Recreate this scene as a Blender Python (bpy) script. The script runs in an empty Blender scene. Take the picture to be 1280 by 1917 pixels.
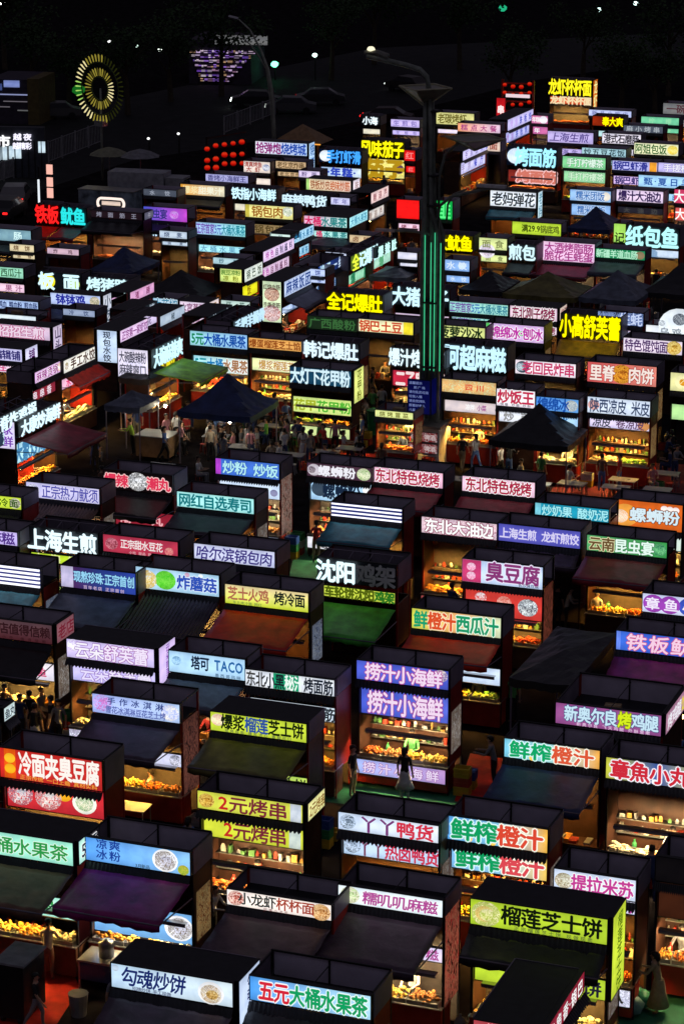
import bpy, math, random
import numpy as np
from mathutils import Vector, Matrix
R = math.radians
rng = random.Random(7)
scene = bpy.context.scene
COL = scene.collection

# ---------------------------------------------------------------- camera, sky, exposure
FPX, PITCH, HEAD, CAMH = 5000.0, R(16.26), R(20.6), 32.0
cam_d = bpy.data.cameras.new('camera'); cam = bpy.data.objects.new('camera', cam_d); COL.objects.link(cam)
cam.location = (0, 0, CAMH)
cam.rotation_euler = (R(90) - PITCH, 0, HEAD)
cam_d.sensor_fit = 'VERTICAL'; cam_d.sensor_height = 24.0; cam_d.lens = FPX / 1917 * 24.0
cam_d.clip_start = 0.5; cam_d.clip_end = 3000
scene.camera = cam
world = bpy.data.worlds.new('World'); scene.world = world; world.use_nodes = True
wn = world.node_tree; bg = wn.nodes['Background']
sky = wn.nodes.new('ShaderNodeTexSky'); sky.sky_type = 'NISHITA'; sky.sun_disc = False
sky.sun_elevation = R(-4); sky.sun_rotation = R(200)
glowc = wn.nodes.new('ShaderNodeMix'); glowc.data_type = 'RGBA'; glowc.blend_type = 'ADD'; glowc.inputs[0].default_value = 1.0
wn.links.new(sky.outputs[0], glowc.inputs[6]); glowc.inputs[7].default_value = (.52, .46, .64, 1)      # town glow on the night air
wn.links.new(glowc.outputs[2], bg.inputs[0]); bg.inputs[1].default_value = 0.1
sun_d = bpy.data.lights.new('moon', 'SUN'); sun = bpy.data.objects.new('moon', sun_d); COL.objects.link(sun)
sun_d.energy = 0.06; sun_d.angle = R(12); sun_d.color = (.75, .8, 1); sun.rotation_euler = (R(28), R(20), 0)
scene.view_settings.view_transform = 'Standard'; scene.view_settings.look = 'None'
scene.view_settings.exposure = 0.0; scene.view_settings.gamma = 1.0
scene.cycles.use_light_tree = True
scene.cycles.max_bounces = 5; scene.cycles.diffuse_bounces = 3; scene.cycles.glossy_bounces = 2
scene.cycles.sample_clamp_indirect = 2.0
scene.cycles.sample_clamp_direct = 0.0

# ---------------------------------------------------------------- geometry of the view -> places on the ground
FW = Vector((-math.sin(HEAD) * math.cos(PITCH), math.cos(HEAD) * math.cos(PITCH), -math.sin(PITCH)))
RT = Vector((math.cos(HEAD), math.sin(HEAD), 0)); UP = RT.cross(FW)
def at(px, py, z=0.0):
    d = FW + RT * ((px - 640) / FPX) + UP * ((958.5 - py) / FPX)
    return Vector((0, 0, CAMH)) + d * ((z - CAMH) / d.z)
def depth(P): return (P - Vector((0, 0, CAMH))).dot(FW)
def proj(P):
    v = P - Vector((0, 0, CAMH)); d = v.dot(FW)
    return 640 + FPX * v.dot(RT) / d, 958.5 - FPX * v.dot(UP) / d
def along(P, axis, x1):
    v = P - Vector((0, 0, CAMH)); u = (x1 - 640) / FPX
    return (u * v.dot(FW) - v.dot(RT)) / (axis.dot(RT) - u * axis.dot(FW))
def vm(P): return depth(P) / FPX / math.cos(PITCH)          # metres per vertical pixel
def hm(P): return depth(P) / FPX

# ---------------------------------------------------------------- materials
def lin(h):
    h = h.lstrip('#')
    if len(h) == 3: h = ''.join(c * 2 for c in h)
    v = [int(h[i:i + 2], 16) / 255 for i in (0, 2, 4)]
    return tuple(x / 12.92 if x <= .04045 else ((x + .055) / 1.055) ** 2.4 for x in v) + (1.0,)
MC = {}
def surf(name, col, rough=.6, metal=0.0, var=.25, scale=3.0, bump=0.0, spec=.3, trans=0.0):
    k = ('s', name)
    if k in MC: return MC[k]
    m = bpy.data.materials.new(name); m.use_nodes = True; nt = m.node_tree; b = nt.nodes['Principled BSDF']
    c = lin(col) if isinstance(col, str) else tuple(col) + (1,)
    tc = nt.nodes.new('ShaderNodeTexCoord'); nz = nt.nodes.new('ShaderNodeTexNoise')
    gm = nt.nodes.new('ShaderNodeNewGeometry')
    nz.inputs['Scale'].default_value = scale; nz.inputs['Detail'].default_value = 5
    nt.links.new(gm.outputs['Position'], nz.inputs['Vector'])
    cr = nt.nodes.new('ShaderNodeValToRGB')
    cr.color_ramp.elements[0].position = .3; cr.color_ramp.elements[1].position = .7
    cr.color_ramp.elements[0].color = tuple(x * (1 - var) for x in c[:3]) + (1,)
    cr.color_ramp.elements[1].color = tuple(min(1, x * (1 + var)) for x in c[:3]) + (1,)
    nt.links.new(nz.outputs[0], cr.inputs[0]); nt.links.new(cr.outputs[0], b.inputs['Base Color'])
    b.inputs['Roughness'].default_value = rough; b.inputs['Metallic'].default_value = metal
    b.inputs['Specular IOR Level'].default_value = spec
    if bump:
        bp = nt.nodes.new('ShaderNodeBump'); bp.inputs['Strength'].default_value = bump; bp.inputs['Distance'].default_value = .05
        nt.links.new(nz.outputs[0], bp.inputs['Height']); nt.links.new(bp.outputs[0], b.inputs['Normal'])
    MC[k] = m; return m
EM = 1.15
def glow(spec, s=None, flat=False):
    """a self-lit print: 'aaa' one colour, 'aaa>bbb' side to side, 'aaa^bbb' top to bottom, 'aaa~bbb~ccc' mottled picture"""
    s = EM if s is None else s
    k = ('e', spec, s, flat)
    if k in MC: return MC[k]
    m = bpy.data.materials.new('emissive_' + spec.replace('>', '_').replace('^', '_').replace('~', '_')); m.use_nodes = True
    nt = m.node_tree; nt.nodes.clear()
    out = nt.nodes.new('ShaderNodeOutputMaterial'); e = nt.nodes.new('ShaderNodeEmission'); nt.links.new(e.outputs[0], out.inputs[0])
    e.inputs[1].default_value = s
    if flat:
        e.inputs[0].default_value = lin(spec); MC[k] = m; return m
    sep = next((c for c in '>^~' if c in spec), None)
    cols = [lin(c) for c in (spec.split(sep) if sep else [spec])]
    tc = nt.nodes.new('ShaderNodeTexCoord'); nz = nt.nodes.new('ShaderNodeTexNoise'); nz.inputs['Detail'].default_value = 4
    nz.inputs['Scale'].default_value = 2.2
    nt.links.new(tc.outputs['Object'], nz.inputs['Vector'])
    mul = nt.nodes.new('ShaderNodeMix'); mul.data_type = 'RGBA'; mul.blend_type = 'MULTIPLY'; mul.inputs[0].default_value = 1
    vr = nt.nodes.new('ShaderNodeValToRGB'); vr.color_ramp.elements[0].position = .32; vr.color_ramp.elements[1].position = .62
    vr.color_ramp.elements[0].color = (.74, .77, .84, 1); vr.color_ramp.elements[1].color = (1, 1, 1, 1)
    nt.links.new(nz.outputs[0], vr.inputs[0]); nt.links.new(vr.outputs[0], mul.inputs[7])
    if sep is None:
        mul.inputs[6].default_value = cols[0]
    else:
        cr = nt.nodes.new('ShaderNodeValToRGB'); el = cr.color_ramp.elements
        while len(el) < len(cols): el.new(.5)
        n = len(cols) - 1
        for i, c in enumerate(cols):
            el[i].position = (i / n) if sep != '~' else .36 + .26 * i / n
            el[i].color = c
        if sep == '~':
            n2 = nt.nodes.new('ShaderNodeTexNoise'); n2.inputs['Scale'].default_value = 9; n2.inputs['Detail'].default_value = 4
            n2.inputs['Distortion'].default_value = 1.6
            nt.links.new(tc.outputs['Object'], n2.inputs['Vector']); nt.links.new(n2.outputs[0], cr.inputs[0])
        else:
            sx = nt.nodes.new('ShaderNodeSeparateXYZ'); nt.links.new(tc.outputs['Generated'], sx.inputs[0])
            if sep == '>': nt.links.new(sx.outputs[0], cr.inputs[0])
            else:
                inv = nt.nodes.new('ShaderNodeMath'); inv.operation = 'SUBTRACT'; inv.inputs[0].default_value = 1
                nt.links.new(sx.outputs[2], inv.inputs[1]); nt.links.new(inv.outputs[0], cr.inputs[0])
        nt.links.new(cr.outputs[0], mul.inputs[6])
    # tube glow put into the strength of each print: brightest along the middle, weaker at the rims
    sz = nt.nodes.new('ShaderNodeSeparateXYZ'); nt.links.new(tc.outputs['Generated'], sz.inputs[0])
    def mth(op, a, b):
        n = nt.nodes.new('ShaderNodeMath'); n.operation = op
        for i_, x_ in enumerate((a, b)):
            if isinstance(x_, (int, float)): n.inputs[i_].default_value = x_
            else: nt.links.new(x_, n.inputs[i_])
        return n.outputs[0]
    t_ = mth('MULTIPLY_ADD', sz.outputs[2], 2.0); t_.node.inputs[2].default_value = -1.0
    q_ = mth('MULTIPLY', mth('MULTIPLY', t_, t_), -.34 * s); w_ = mth('ADD', q_, 1.14 * s)
    nt.links.new(w_, e.inputs[1])
    nt.links.new(mul.outputs[2], e.inputs[0]); MC[k] = m; return m

M_black = surf('black_painted_steel', (.012, .012, .014), .45)
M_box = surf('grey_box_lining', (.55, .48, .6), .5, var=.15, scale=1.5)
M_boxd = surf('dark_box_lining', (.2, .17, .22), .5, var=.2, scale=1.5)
M_roof = surf('sooty_roof_sheet', (.012, .012, .016), .5, var=.4, scale=4)
M_red = surf('dark_red_panel', (.32, .02, .015), .45, var=.2)
M_brown = surf('brown_panel', (.07, .03, .018), .5, var=.3)
M_steel = surf('stainless_steel', (.45, .45, .46), .3, .8, var=.1)
M_valance = surf('black_vinyl_valance', (.02, .02, .025), .35, var=.3)
M_wall = surf('pale_inner_wall', (.09, .075, .07), .6, var=.2, scale=6)
M_wood = surf('wooden_board', (.3, .18, .09), .6)
M_white = surf('white_plastic', (.6, .6, .62), .4)

# ---------------------------------------------------------------- objects
def tag(o, label=None, cat=None, group=None, kind=None):
    if label: o['label'] = label
    if cat: o['category'] = cat
    if group: o['group'] = group
    if kind: o['kind'] = kind
    return o
def ob(name, mesh, parent=None, loc=(0, 0, 0), rot=(0, 0, 0), sc=(1, 1, 1)):
    o = bpy.data.objects.new(name, mesh); COL.objects.link(o)
    o.location = loc; o.rotation_euler = rot; o.scale = sc
    if parent is not None: o.parent = parent
    return o
def empty(name, loc, rz=0.0):
    o = ob(name, None, None, loc, (0, 0, rz)); o.empty_display_size = .2; return o
CUB = {}
CV = [(x, y, z) for x in (0, 1) for y in (0, 1) for z in (0, 1)]
CF = [(0, 1, 3, 2), (4, 6, 7, 5), (0, 4, 5, 1), (2, 3, 7, 6), (0, 2, 6, 4), (1, 5, 7, 3)]
def cube(mat):
    if mat.name not in CUB:
        m = bpy.data.meshes.new('block_' + mat.name); m.from_pydata(CV, [], CF); m.materials.append(mat); CUB[mat.name] = m
    return CUB[mat.name]
def box(name, mat, parent, x0, x1, y0, y1, z0, z1, rot=(0, 0, 0)):
    return ob(name, cube(mat), parent, (x0, y0, z0), rot, (x1 - x0, y1 - y0, z1 - z0))
def mesh(name, v, f, mats, mi=None, smooth=False):
    m = bpy.data.meshes.new(name); m.from_pydata(v, [], f)
    for x in (mats if isinstance(mats, (list, tuple)) else [mats]): m.materials.append(x)
    if mi is not None: m.polygons.foreach_set('material_index', mi)
    if smooth: m.polygons.foreach_set('use_smooth', [True] * len(m.polygons))
    m.update(); return m
class MB:
    def __init__(s): s.v = []; s.f = []; s.m = []
    def box(s, x0, x1, y0, y1, z0, z1, mi=0):
        n = len(s.v); s.v += [(x, y, z) for x in (x0, x1) for y in (y0, y1) for z in (z0, z1)]
        s.f += [tuple(i + n for i in q) for q in CF]; s.m += [mi] * 6; return s
    def tube(s, pts, r, k=6, mi=0, r1=None):
        pts = [Vector(p) for p in pts]; n0 = len(s.v); N = len(pts)
        for i, p in enumerate(pts):
            t = (pts[min(i + 1, N - 1)] - pts[max(i - 1, 0)]).normalized()
            a = t.cross(Vector((0, 0, 1)))
            if a.length < .05: a = t.cross(Vector((0, 1, 0)))
            a.normalize(); b = t.cross(a)
            rr = r if r1 is None else r + (r1 - r) * i / max(1, N - 1)
            for j in range(k):
                w = 2 * math.pi * j / k; s.v.append(tuple(p + a * rr * math.cos(w) + b * rr * math.sin(w)))
        for i in range(N - 1):
            for j in range(k):
                q = n0 + i * k; s.f.append((q + j, q + (j + 1) % k, q + k + (j + 1) % k, q + k + j)); s.m.append(mi)
        s.f.append(tuple(range(n0 + k - 1, n0 - 1, -1))); s.f.append(tuple(range(n0 + (N - 1) * k, n0 + N * k))); s.m += [mi, mi]
        return s
    def lathe(s, prof, k=12, c=(0, 0, 0), mi=0):
        n0 = len(s.v)
        for r, z in prof:
            for j in range(k):
                w = 2 * math.pi * j / k; s.v.append((c[0] + r * math.cos(w), c[1] + r * math.sin(w), c[2] + z))
        for i in range(len(prof) - 1):
            for j in range(k):
                q = n0 + i * k; s.f.append((q + j, q + (j + 1) % k, q + k + (j + 1) % k, q + k + j)); s.m.append(mi)
        s.f.append(tuple(range(n0 + k - 1, n0 - 1, -1))); s.f.append(tuple(range(n0 + (len(prof) - 1) * k, n0 + len(prof) * k))); s.m += [mi, mi]
        return s
    def blob(s, c, r, sq=.7, mi=0, k=6, seed=0):
        q = random.Random(seed); n0 = len(s.v); rows = [(-.9, .35), (-.3, .95), (.35, .9), (.85, .45)]
        for z, a in rows:
            for j in range(k):
                w = 2 * math.pi * j / k; g = q.uniform(.82, 1.15)
                s.v.append((c[0] + r * a * g * math.cos(w), c[1] + r * a * g * math.sin(w), c[2] + r * sq * z))
        for i in range(3):
            for j in range(k):
                p = n0 + i * k; s.f.append((p + j, p + (j + 1) % k, p + k + (j + 1) % k, p + k + j)); s.m.append(mi)
        s.f.append(tuple(range(n0 + k - 1, n0 - 1, -1))); s.f.append(tuple(range(n0 + 3 * k, n0 + 4 * k))); s.m += [mi, mi]; return s
    def mesh(s, name, mats, smooth=False): return mesh(name, s.v, s.f, mats, s.m, smooth)

# ---------------------------------------------------------------- lettering
GC = {}
_tc = bpy.data.curves.new('glyph', 'FONT'); _tc.resolution_u = 2; _to = bpy.data.objects.new('glyph', _tc); COL.objects.link(_to)
def glyph(ch, ex=0.0):
    k = (ch, ex)
    if k in GC: return GC[k]
    _tc.body = ch; _tc.extrude = ex
    dg = bpy.context.evaluated_depsgraph_get(); dg.update()
    me = bpy.data.meshes.new_from_object(_to.evaluated_get(dg))
    if me is None or not len(me.vertices): GC[k] = None; return None
    v = np.empty(len(me.vertices) * 3); me.vertices.foreach_get('co', v); v = v.reshape(-1, 3)
    me.calc_loop_triangles(); t = np.empty(len(me.loop_triangles) * 3, dtype=np.int64)
    me.loop_triangles.foreach_get('vertices', t); t = t.reshape(-1, 3)
    cjk = ord(ch) > 0x2e80
    w = v[:, 0].max() - v[:, 0].min()
    v[:, 0] -= (v[:, 0].max() + v[:, 0].min()) / 2
    v[:, 1] -= .38 if cjk else .34
    bpy.data.meshes.remove(me)
    GC[k] = (v, t, .95 if cjk else w + .1); return GC[k]
OFF = [(0, 0), (1, 0), (-1, 0), (0, 1), (0, -1)]
OFF8 = OFF + [(.7, .7), (-.7, .7), (.7, -.7), (-.7, -.7)]
def parse(t):
    segs = []
    for s in t.split('|'):
        a, _, c = s.rpartition(':')
        ink, _, outl = c.partition('/'); segs.append((a, ink, outl))
    return segs
def lettering(parent, text, x0, x1, zc, gh, y, bold=.022, name='lettering', strength=None, sx=None, slant=0.0):
    """printed characters spread over x0..x1 at height zc, each gh high, facing -y at depth y"""
    segs = parse(text)
    chars = [(c, s[1], s[2]) for s in segs for c in s[0]]
    if not chars: return None
    adv = [(glyph(c)[2] if glyph(c) else .5) for c, _, _ in chars]
    tot = sum(adv); unit = (x1 - x0) / tot; gx = min(unit, gh * 1.15); gx = gx if sx is None else sx
    V = []; F = []; MI = []; mats = []; nv = 0; cx = x0
    inks = []
    for (c, ink, outl), a in zip(chars, adv):
        g = glyph(c); cx += a * unit / 2
        if g is not None:
            v, t, _ = g
            layers = []
            if outl: layers += [(outl, bold * 2.6, OFF8, .0)]
            layers += [(ink, bold, OFF, .006)]
            for col, b, offs, dz in layers:
                if col not in inks: inks.append(col)
                for i, (ox, oy) in enumerate(offs):
                    w = np.empty_like(v)
                    w[:, 0] = cx + (v[:, 0] + ox * b + slant * v[:, 1]) * gx
                    w[:, 2] = zc + (v[:, 1] + oy * b) * gh
                    w[:, 1] = y - dz - i * .0006
                    V.append(w); F.append(t + nv); MI.append(np.full(len(t), inks.index(col))); nv += len(v)
        cx += a * unit / 2
    if not V: return None
    m = bpy.data.meshes.new(name); m.from_pydata(np.vstack(V).tolist(), [], np.vstack(F).tolist())
    for c in inks: m.materials.append(glow(c, strength, True))
    m.polygons.foreach_set('material_index', np.concatenate(MI)); m.update()
    return ob(name, m, parent)
LM = {}
def led_letters(parent, text, x0, x1, zc, gh, y, bold=.035, strength=1.25):
    """free-standing glowing letters, each an object of its own"""
    bold = min(bold, .036) if gh / max(1e-6, 1) > 0 else bold
    if parent.parent is not None and abs(parent.parent.rotation_euler.z) > 1: bold = .018
    segs = parse(text); chars = [(c, s[1]) for s in segs for c in s[0]]
    adv = [(glyph(c)[2] if glyph(c) else .5) for c, _ in chars]; unit = (x1 - x0) / sum(adv); cx = x0
    for (c, ink), a in zip(chars, adv):
        cx += a * unit / 2
        k = (c, ink, bold)
        if k not in LM:
            g0 = glyph(c)
            if g0 is None: LM[k] = None
            else:
                V = []; F = []; nv = 0
                v, t, _ = glyph(c, .025)
                w = np.stack([v[:, 0], -v[:, 2], v[:, 1]], 1); w[:, 1] += .0; V.append(w); F.append(t); nv += len(v)
                v, t, _ = g0
                for i, (ox, oy) in enumerate(OFF[1:] if bold < .05 else OFF8[1:]):
                    w = np.stack([v[:, 0] + ox * bold, np.full(len(v), -.027 - i * .001), v[:, 1] + oy * bold], 1)
                    V.append(w); F.append(t + nv); nv += len(v)
                m = bpy.data.meshes.new('letter'); m.from_pydata(np.vstack(V).tolist(), [], np.vstack(F).tolist())
                if ink.startswith('!'): m.materials.append(surf('unlit_letter', (.75, .75, .75), .5))
                else: m.materials.append(glow(ink, strength, True))
                LM[k] = m
        if LM[k] is not None:
            ob('letter', LM[k], parent, (cx, y, zc), (0, 0, 0), (min(unit, gh * 1.2), 1, gh))
        cx += a * unit / 2
# ---------------------------------------------------------------- the ground
def sheet(name, mat, pts, z, label=None):
    v = [(p.x, p.y, z) for p in pts]; o = ob(name, mesh(name, v, [tuple(range(len(v)))], mat)); o['kind'] = 'structure'
    return o
M_asph = surf('asphalt', (.016, .014, .016), .9, var=.45, scale=1.2, bump=.3, spec=.0)
M_road = surf('road_asphalt', (.02, .02, .021), .8, var=.3, scale=.8, spec=.1)
M_carp = surf('red_carpet', (.6, .02, .012), .8, var=.3, scale=2)
M_gcar = surf('green_mat', (.03, .2, .1), .7, var=.35, scale=2)
ob('ground', mesh('ground', [(-1500, -200, 0), (1500, -200, 0), (1500, 2500, 0), (-1500, 2500, 0)], [(0, 1, 2, 3)], M_asph))['kind'] = 'structure'

# ---------------------------------------------------------------- market stalls
STALLS = []     # (key, world point, empty)
AWN = dict(purple=(.28, .012, .16), maroon=(.3, .02, .04), black=(.018, .018, .022), brown=(.16, .08, .05), slate=(.12, .14, .19), red=(.95, .03, .01),
           green=(.08, .5, .05), teal=(.04, .26, .34), navy=(.02, .035, .12), lime=(.4, .85, .05), khaki=(.16, .14, .04), gold=(.75, .4, .04), blue=(.03, .06, .35), plum=(.07, .04, .065))
def awn_mat(c): return surf(c + '_awning_cloth', AWN[c], .5, var=.42, scale=2.2, bump=.5, spec=.5)
def val_mesh():
    if 'val' in CUB: return CUB['val']
    n = 26; v = []; f = []
    for i in range(n):
        a, b = i / n, (i + 1) / n; mid = (a + b) / 2
        for x, y in ((a, 0), (mid, .05), (b, 0)): v.append((x, -.02 - y * .3, 0))
        for x, y, z in ((a, 0, 0), (mid, .05, -.12), (b, 0, 0)): v.append((x, -.16 - y, -.17 + z * .5))
        q = i * 6; f += [(q, q + 3, q + 4, q + 1), (q + 1, q + 4, q + 5, q + 2)]
    CUB['val'] = mesh('valance', v, f, M_valance); return CUB['val']
def sign_mesh(name, W, h, t, mat, body=None):
    b = .025
    v = [(0, 0, 0), (W, 0, 0), (W, 0, h), (0, 0, h), (b, .008, b), (W - b, .008, b), (W - b, .008, h - b), (b, .008, h - b), (0, t, 0), (W, t, 0), (W, t, h), (0, t, h),
         (b, 0, b), (W - b, 0, b), (W - b, 0, h - b), (b, 0, h - b)]
    f = [(4, 5, 6, 7), (0, 1, 13, 12), (1, 2, 14, 13), (2, 3, 15, 14), (3, 0, 12, 15), (12, 13, 5, 4), (13, 14, 6, 5), (14, 15, 7, 6), (15, 12, 4, 7), (9, 8, 11, 10), (0, 8, 9, 1), (1, 9, 10, 2), (2, 10, 11, 3), (3, 11, 8, 0)]
    return mesh(name, v, f, [mat, body or M_black], [0] + [1] * 13)
def disc(r, ry, mat, k=18):
    v = [(r * math.cos(2 * math.pi * i / k), 0, ry * math.sin(2 * math.pi * i / k)) for i in range(k)]
    v += [(x, -.008, z) for x, _, z in v]
    f = [tuple(range(k, 2 * k))] + [(i, (i + 1) % k, k + (i + 1) % k, k + i) for i in range(k)]
    return mesh('picture', v, f, mat)
M_dim = {}
def signboard(parent, name, loc, rz, W, h, bg, text='', u=(.04, .96), fh=.66, sub=None, pics=(), vert=False, led=False, t=.14, bold=.022, strips=0, slant=0.0, dim=None, lab=None, deco=None):
    if led: mat = surf('dark_sign_panel', (.03, .035, .045), .4) if bg in ('', '000') else glow(bg, .5)
    else: mat = glow(bg, dim)
    s = ob(name, sign_mesh(name, W, h, t, mat), parent, loc, (0, 0, rz))
    if lab: s['label'] = lab
    y = -.012
    if strips:
        for i in range(strips):
            z = h * (i + .5) / strips
            box('light_strip', glow('f4f4ff', 1.5, True), s, .04, W - .04, -.03, .01, z - h * .045, z + h * .045)
    if deco:
        for a, b, c in deco:
            box('colour_block', glow(c, EM), s, W * a, W * b, 0, .006, .03, h - .03)
    if vert:
        n = sum(len(g[0]) for g in parse(text)); ch = [(c, q[1], q[2]) for q in parse(text) for c in q[0]]; step = h * .94 / n
        for i, (c, a, b) in enumerate(ch):
            lettering(s, c + ':' + a + ('/' + b if b else ''), W * .12, W * .88, h * .97 - step * (i + .5), min(step * 1.0, W * 1.1), y, bold, strength=1.0)
    elif text:
        lines = text.split('\n'); n = len(lines)
        for i, l in enumerate(lines):
            zc = h * (.5 + (n - 1 - 2 * i) * .5 / n * .86) + (h * .07 if sub else 0)
            gh = h * fh / n * (1.12 if n > 1 else 1)
            if led: led_letters(s, l, W * u[0], W * u[1], zc, gh * 1.07, -.09, bold=max(bold, .032))
            else: lettering(s, l, W * u[0], W * u[1], zc, gh * 1.05, y, bold, slant=slant, strength=1.0)
    if sub:
        lettering(s, sub[0], W * sub[1], W * sub[2], h * .13, h * .17, y, .012, name='small_lettering', strength=1.0)
    for pu, pr, pz, spec in pics:
        rx = h * pr * 1.15; cx = W * pu; cs_ = spec.split('~'); hh_ = '~'.join([cs_[-1], cs_[0], cs_[1]]) if len(cs_) > 2 else None
        if 0 <= pz <= 1: cx = min(max(cx, rx + .04), W - rx - .04); pz = min(max(pz, pr * .96 + .03), .97 - pr * .96) if pr < .48 else pz
        ob('picture', disc(rx, h * pr, glow(spec, EM)), s, (cx, .004, h * pz))
        if '~' in spec and pr > .3 and hh_ is not None:
            ob('picture', disc(rx * .55, h * pr * .5, glow(hh_, EM)), s, (cx + rx * .12, -.006, h * (pz - .06 * pr)))
    return s
FOOD = dict(g=('golden fried snacks', [(.75, .38, .06), (.6, .25, .04)]), o=('orange grilled skewers', [(.65, .2, .03), (.45, .1, .02)]), y=('yellow cheese pancakes', [(.8, .55, .12), (.7, .4, .08)]),
            v=('leafy green vegetables', [(.12, .35, .05), (.3, .45, .1)]), w=('pale steamed buns', [(.75, .68, .5), (.7, .55, .35)]), r=('red spicy crayfish', [(.5, .05, .02), (.65, .12, .03)]),
            b=('browned meat pieces', [(.3, .12, .04), (.45, .2, .06)]), f=('cut fruit in cups', [(.75, .5, .05), (.3, .5, .06)]))
FM = {}
def food_meshes(c):
    if c in FM: return FM[c]
    cols = [surf('food_%s_%d' % (FOOD[c][0].split()[-1], i), q, .45, var=.35, scale=25) for i, q in enumerate(FOOD[c][1])]
    res = []
    for s in range(3):
        q = random.Random(s * 7 + ord(c)); b = MB()
        for i in range(44):
            b.blob((q.uniform(.05, .95), q.uniform(.06, .94), .05 + q.uniform(0, .05) + .045 * (i % 3)), q.uniform(.055, .1), .75, q.randint(0, 1), 6, i)
        res.append(b.mesh('heaped_food', cols))
    tr = MB(); tr.box(0, 1, 0, 1, -.02, .02).box(0, 1, 0, .04, .02, .09).box(0, 1, .96, 1, .02, .09).box(0, .04, .04, .96, .02, .09).box(.96, 1, .04, .96, .02, .09)
    FM[c] = (tr.mesh('tray_dish', M_steel), res); return FM[c]
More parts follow.
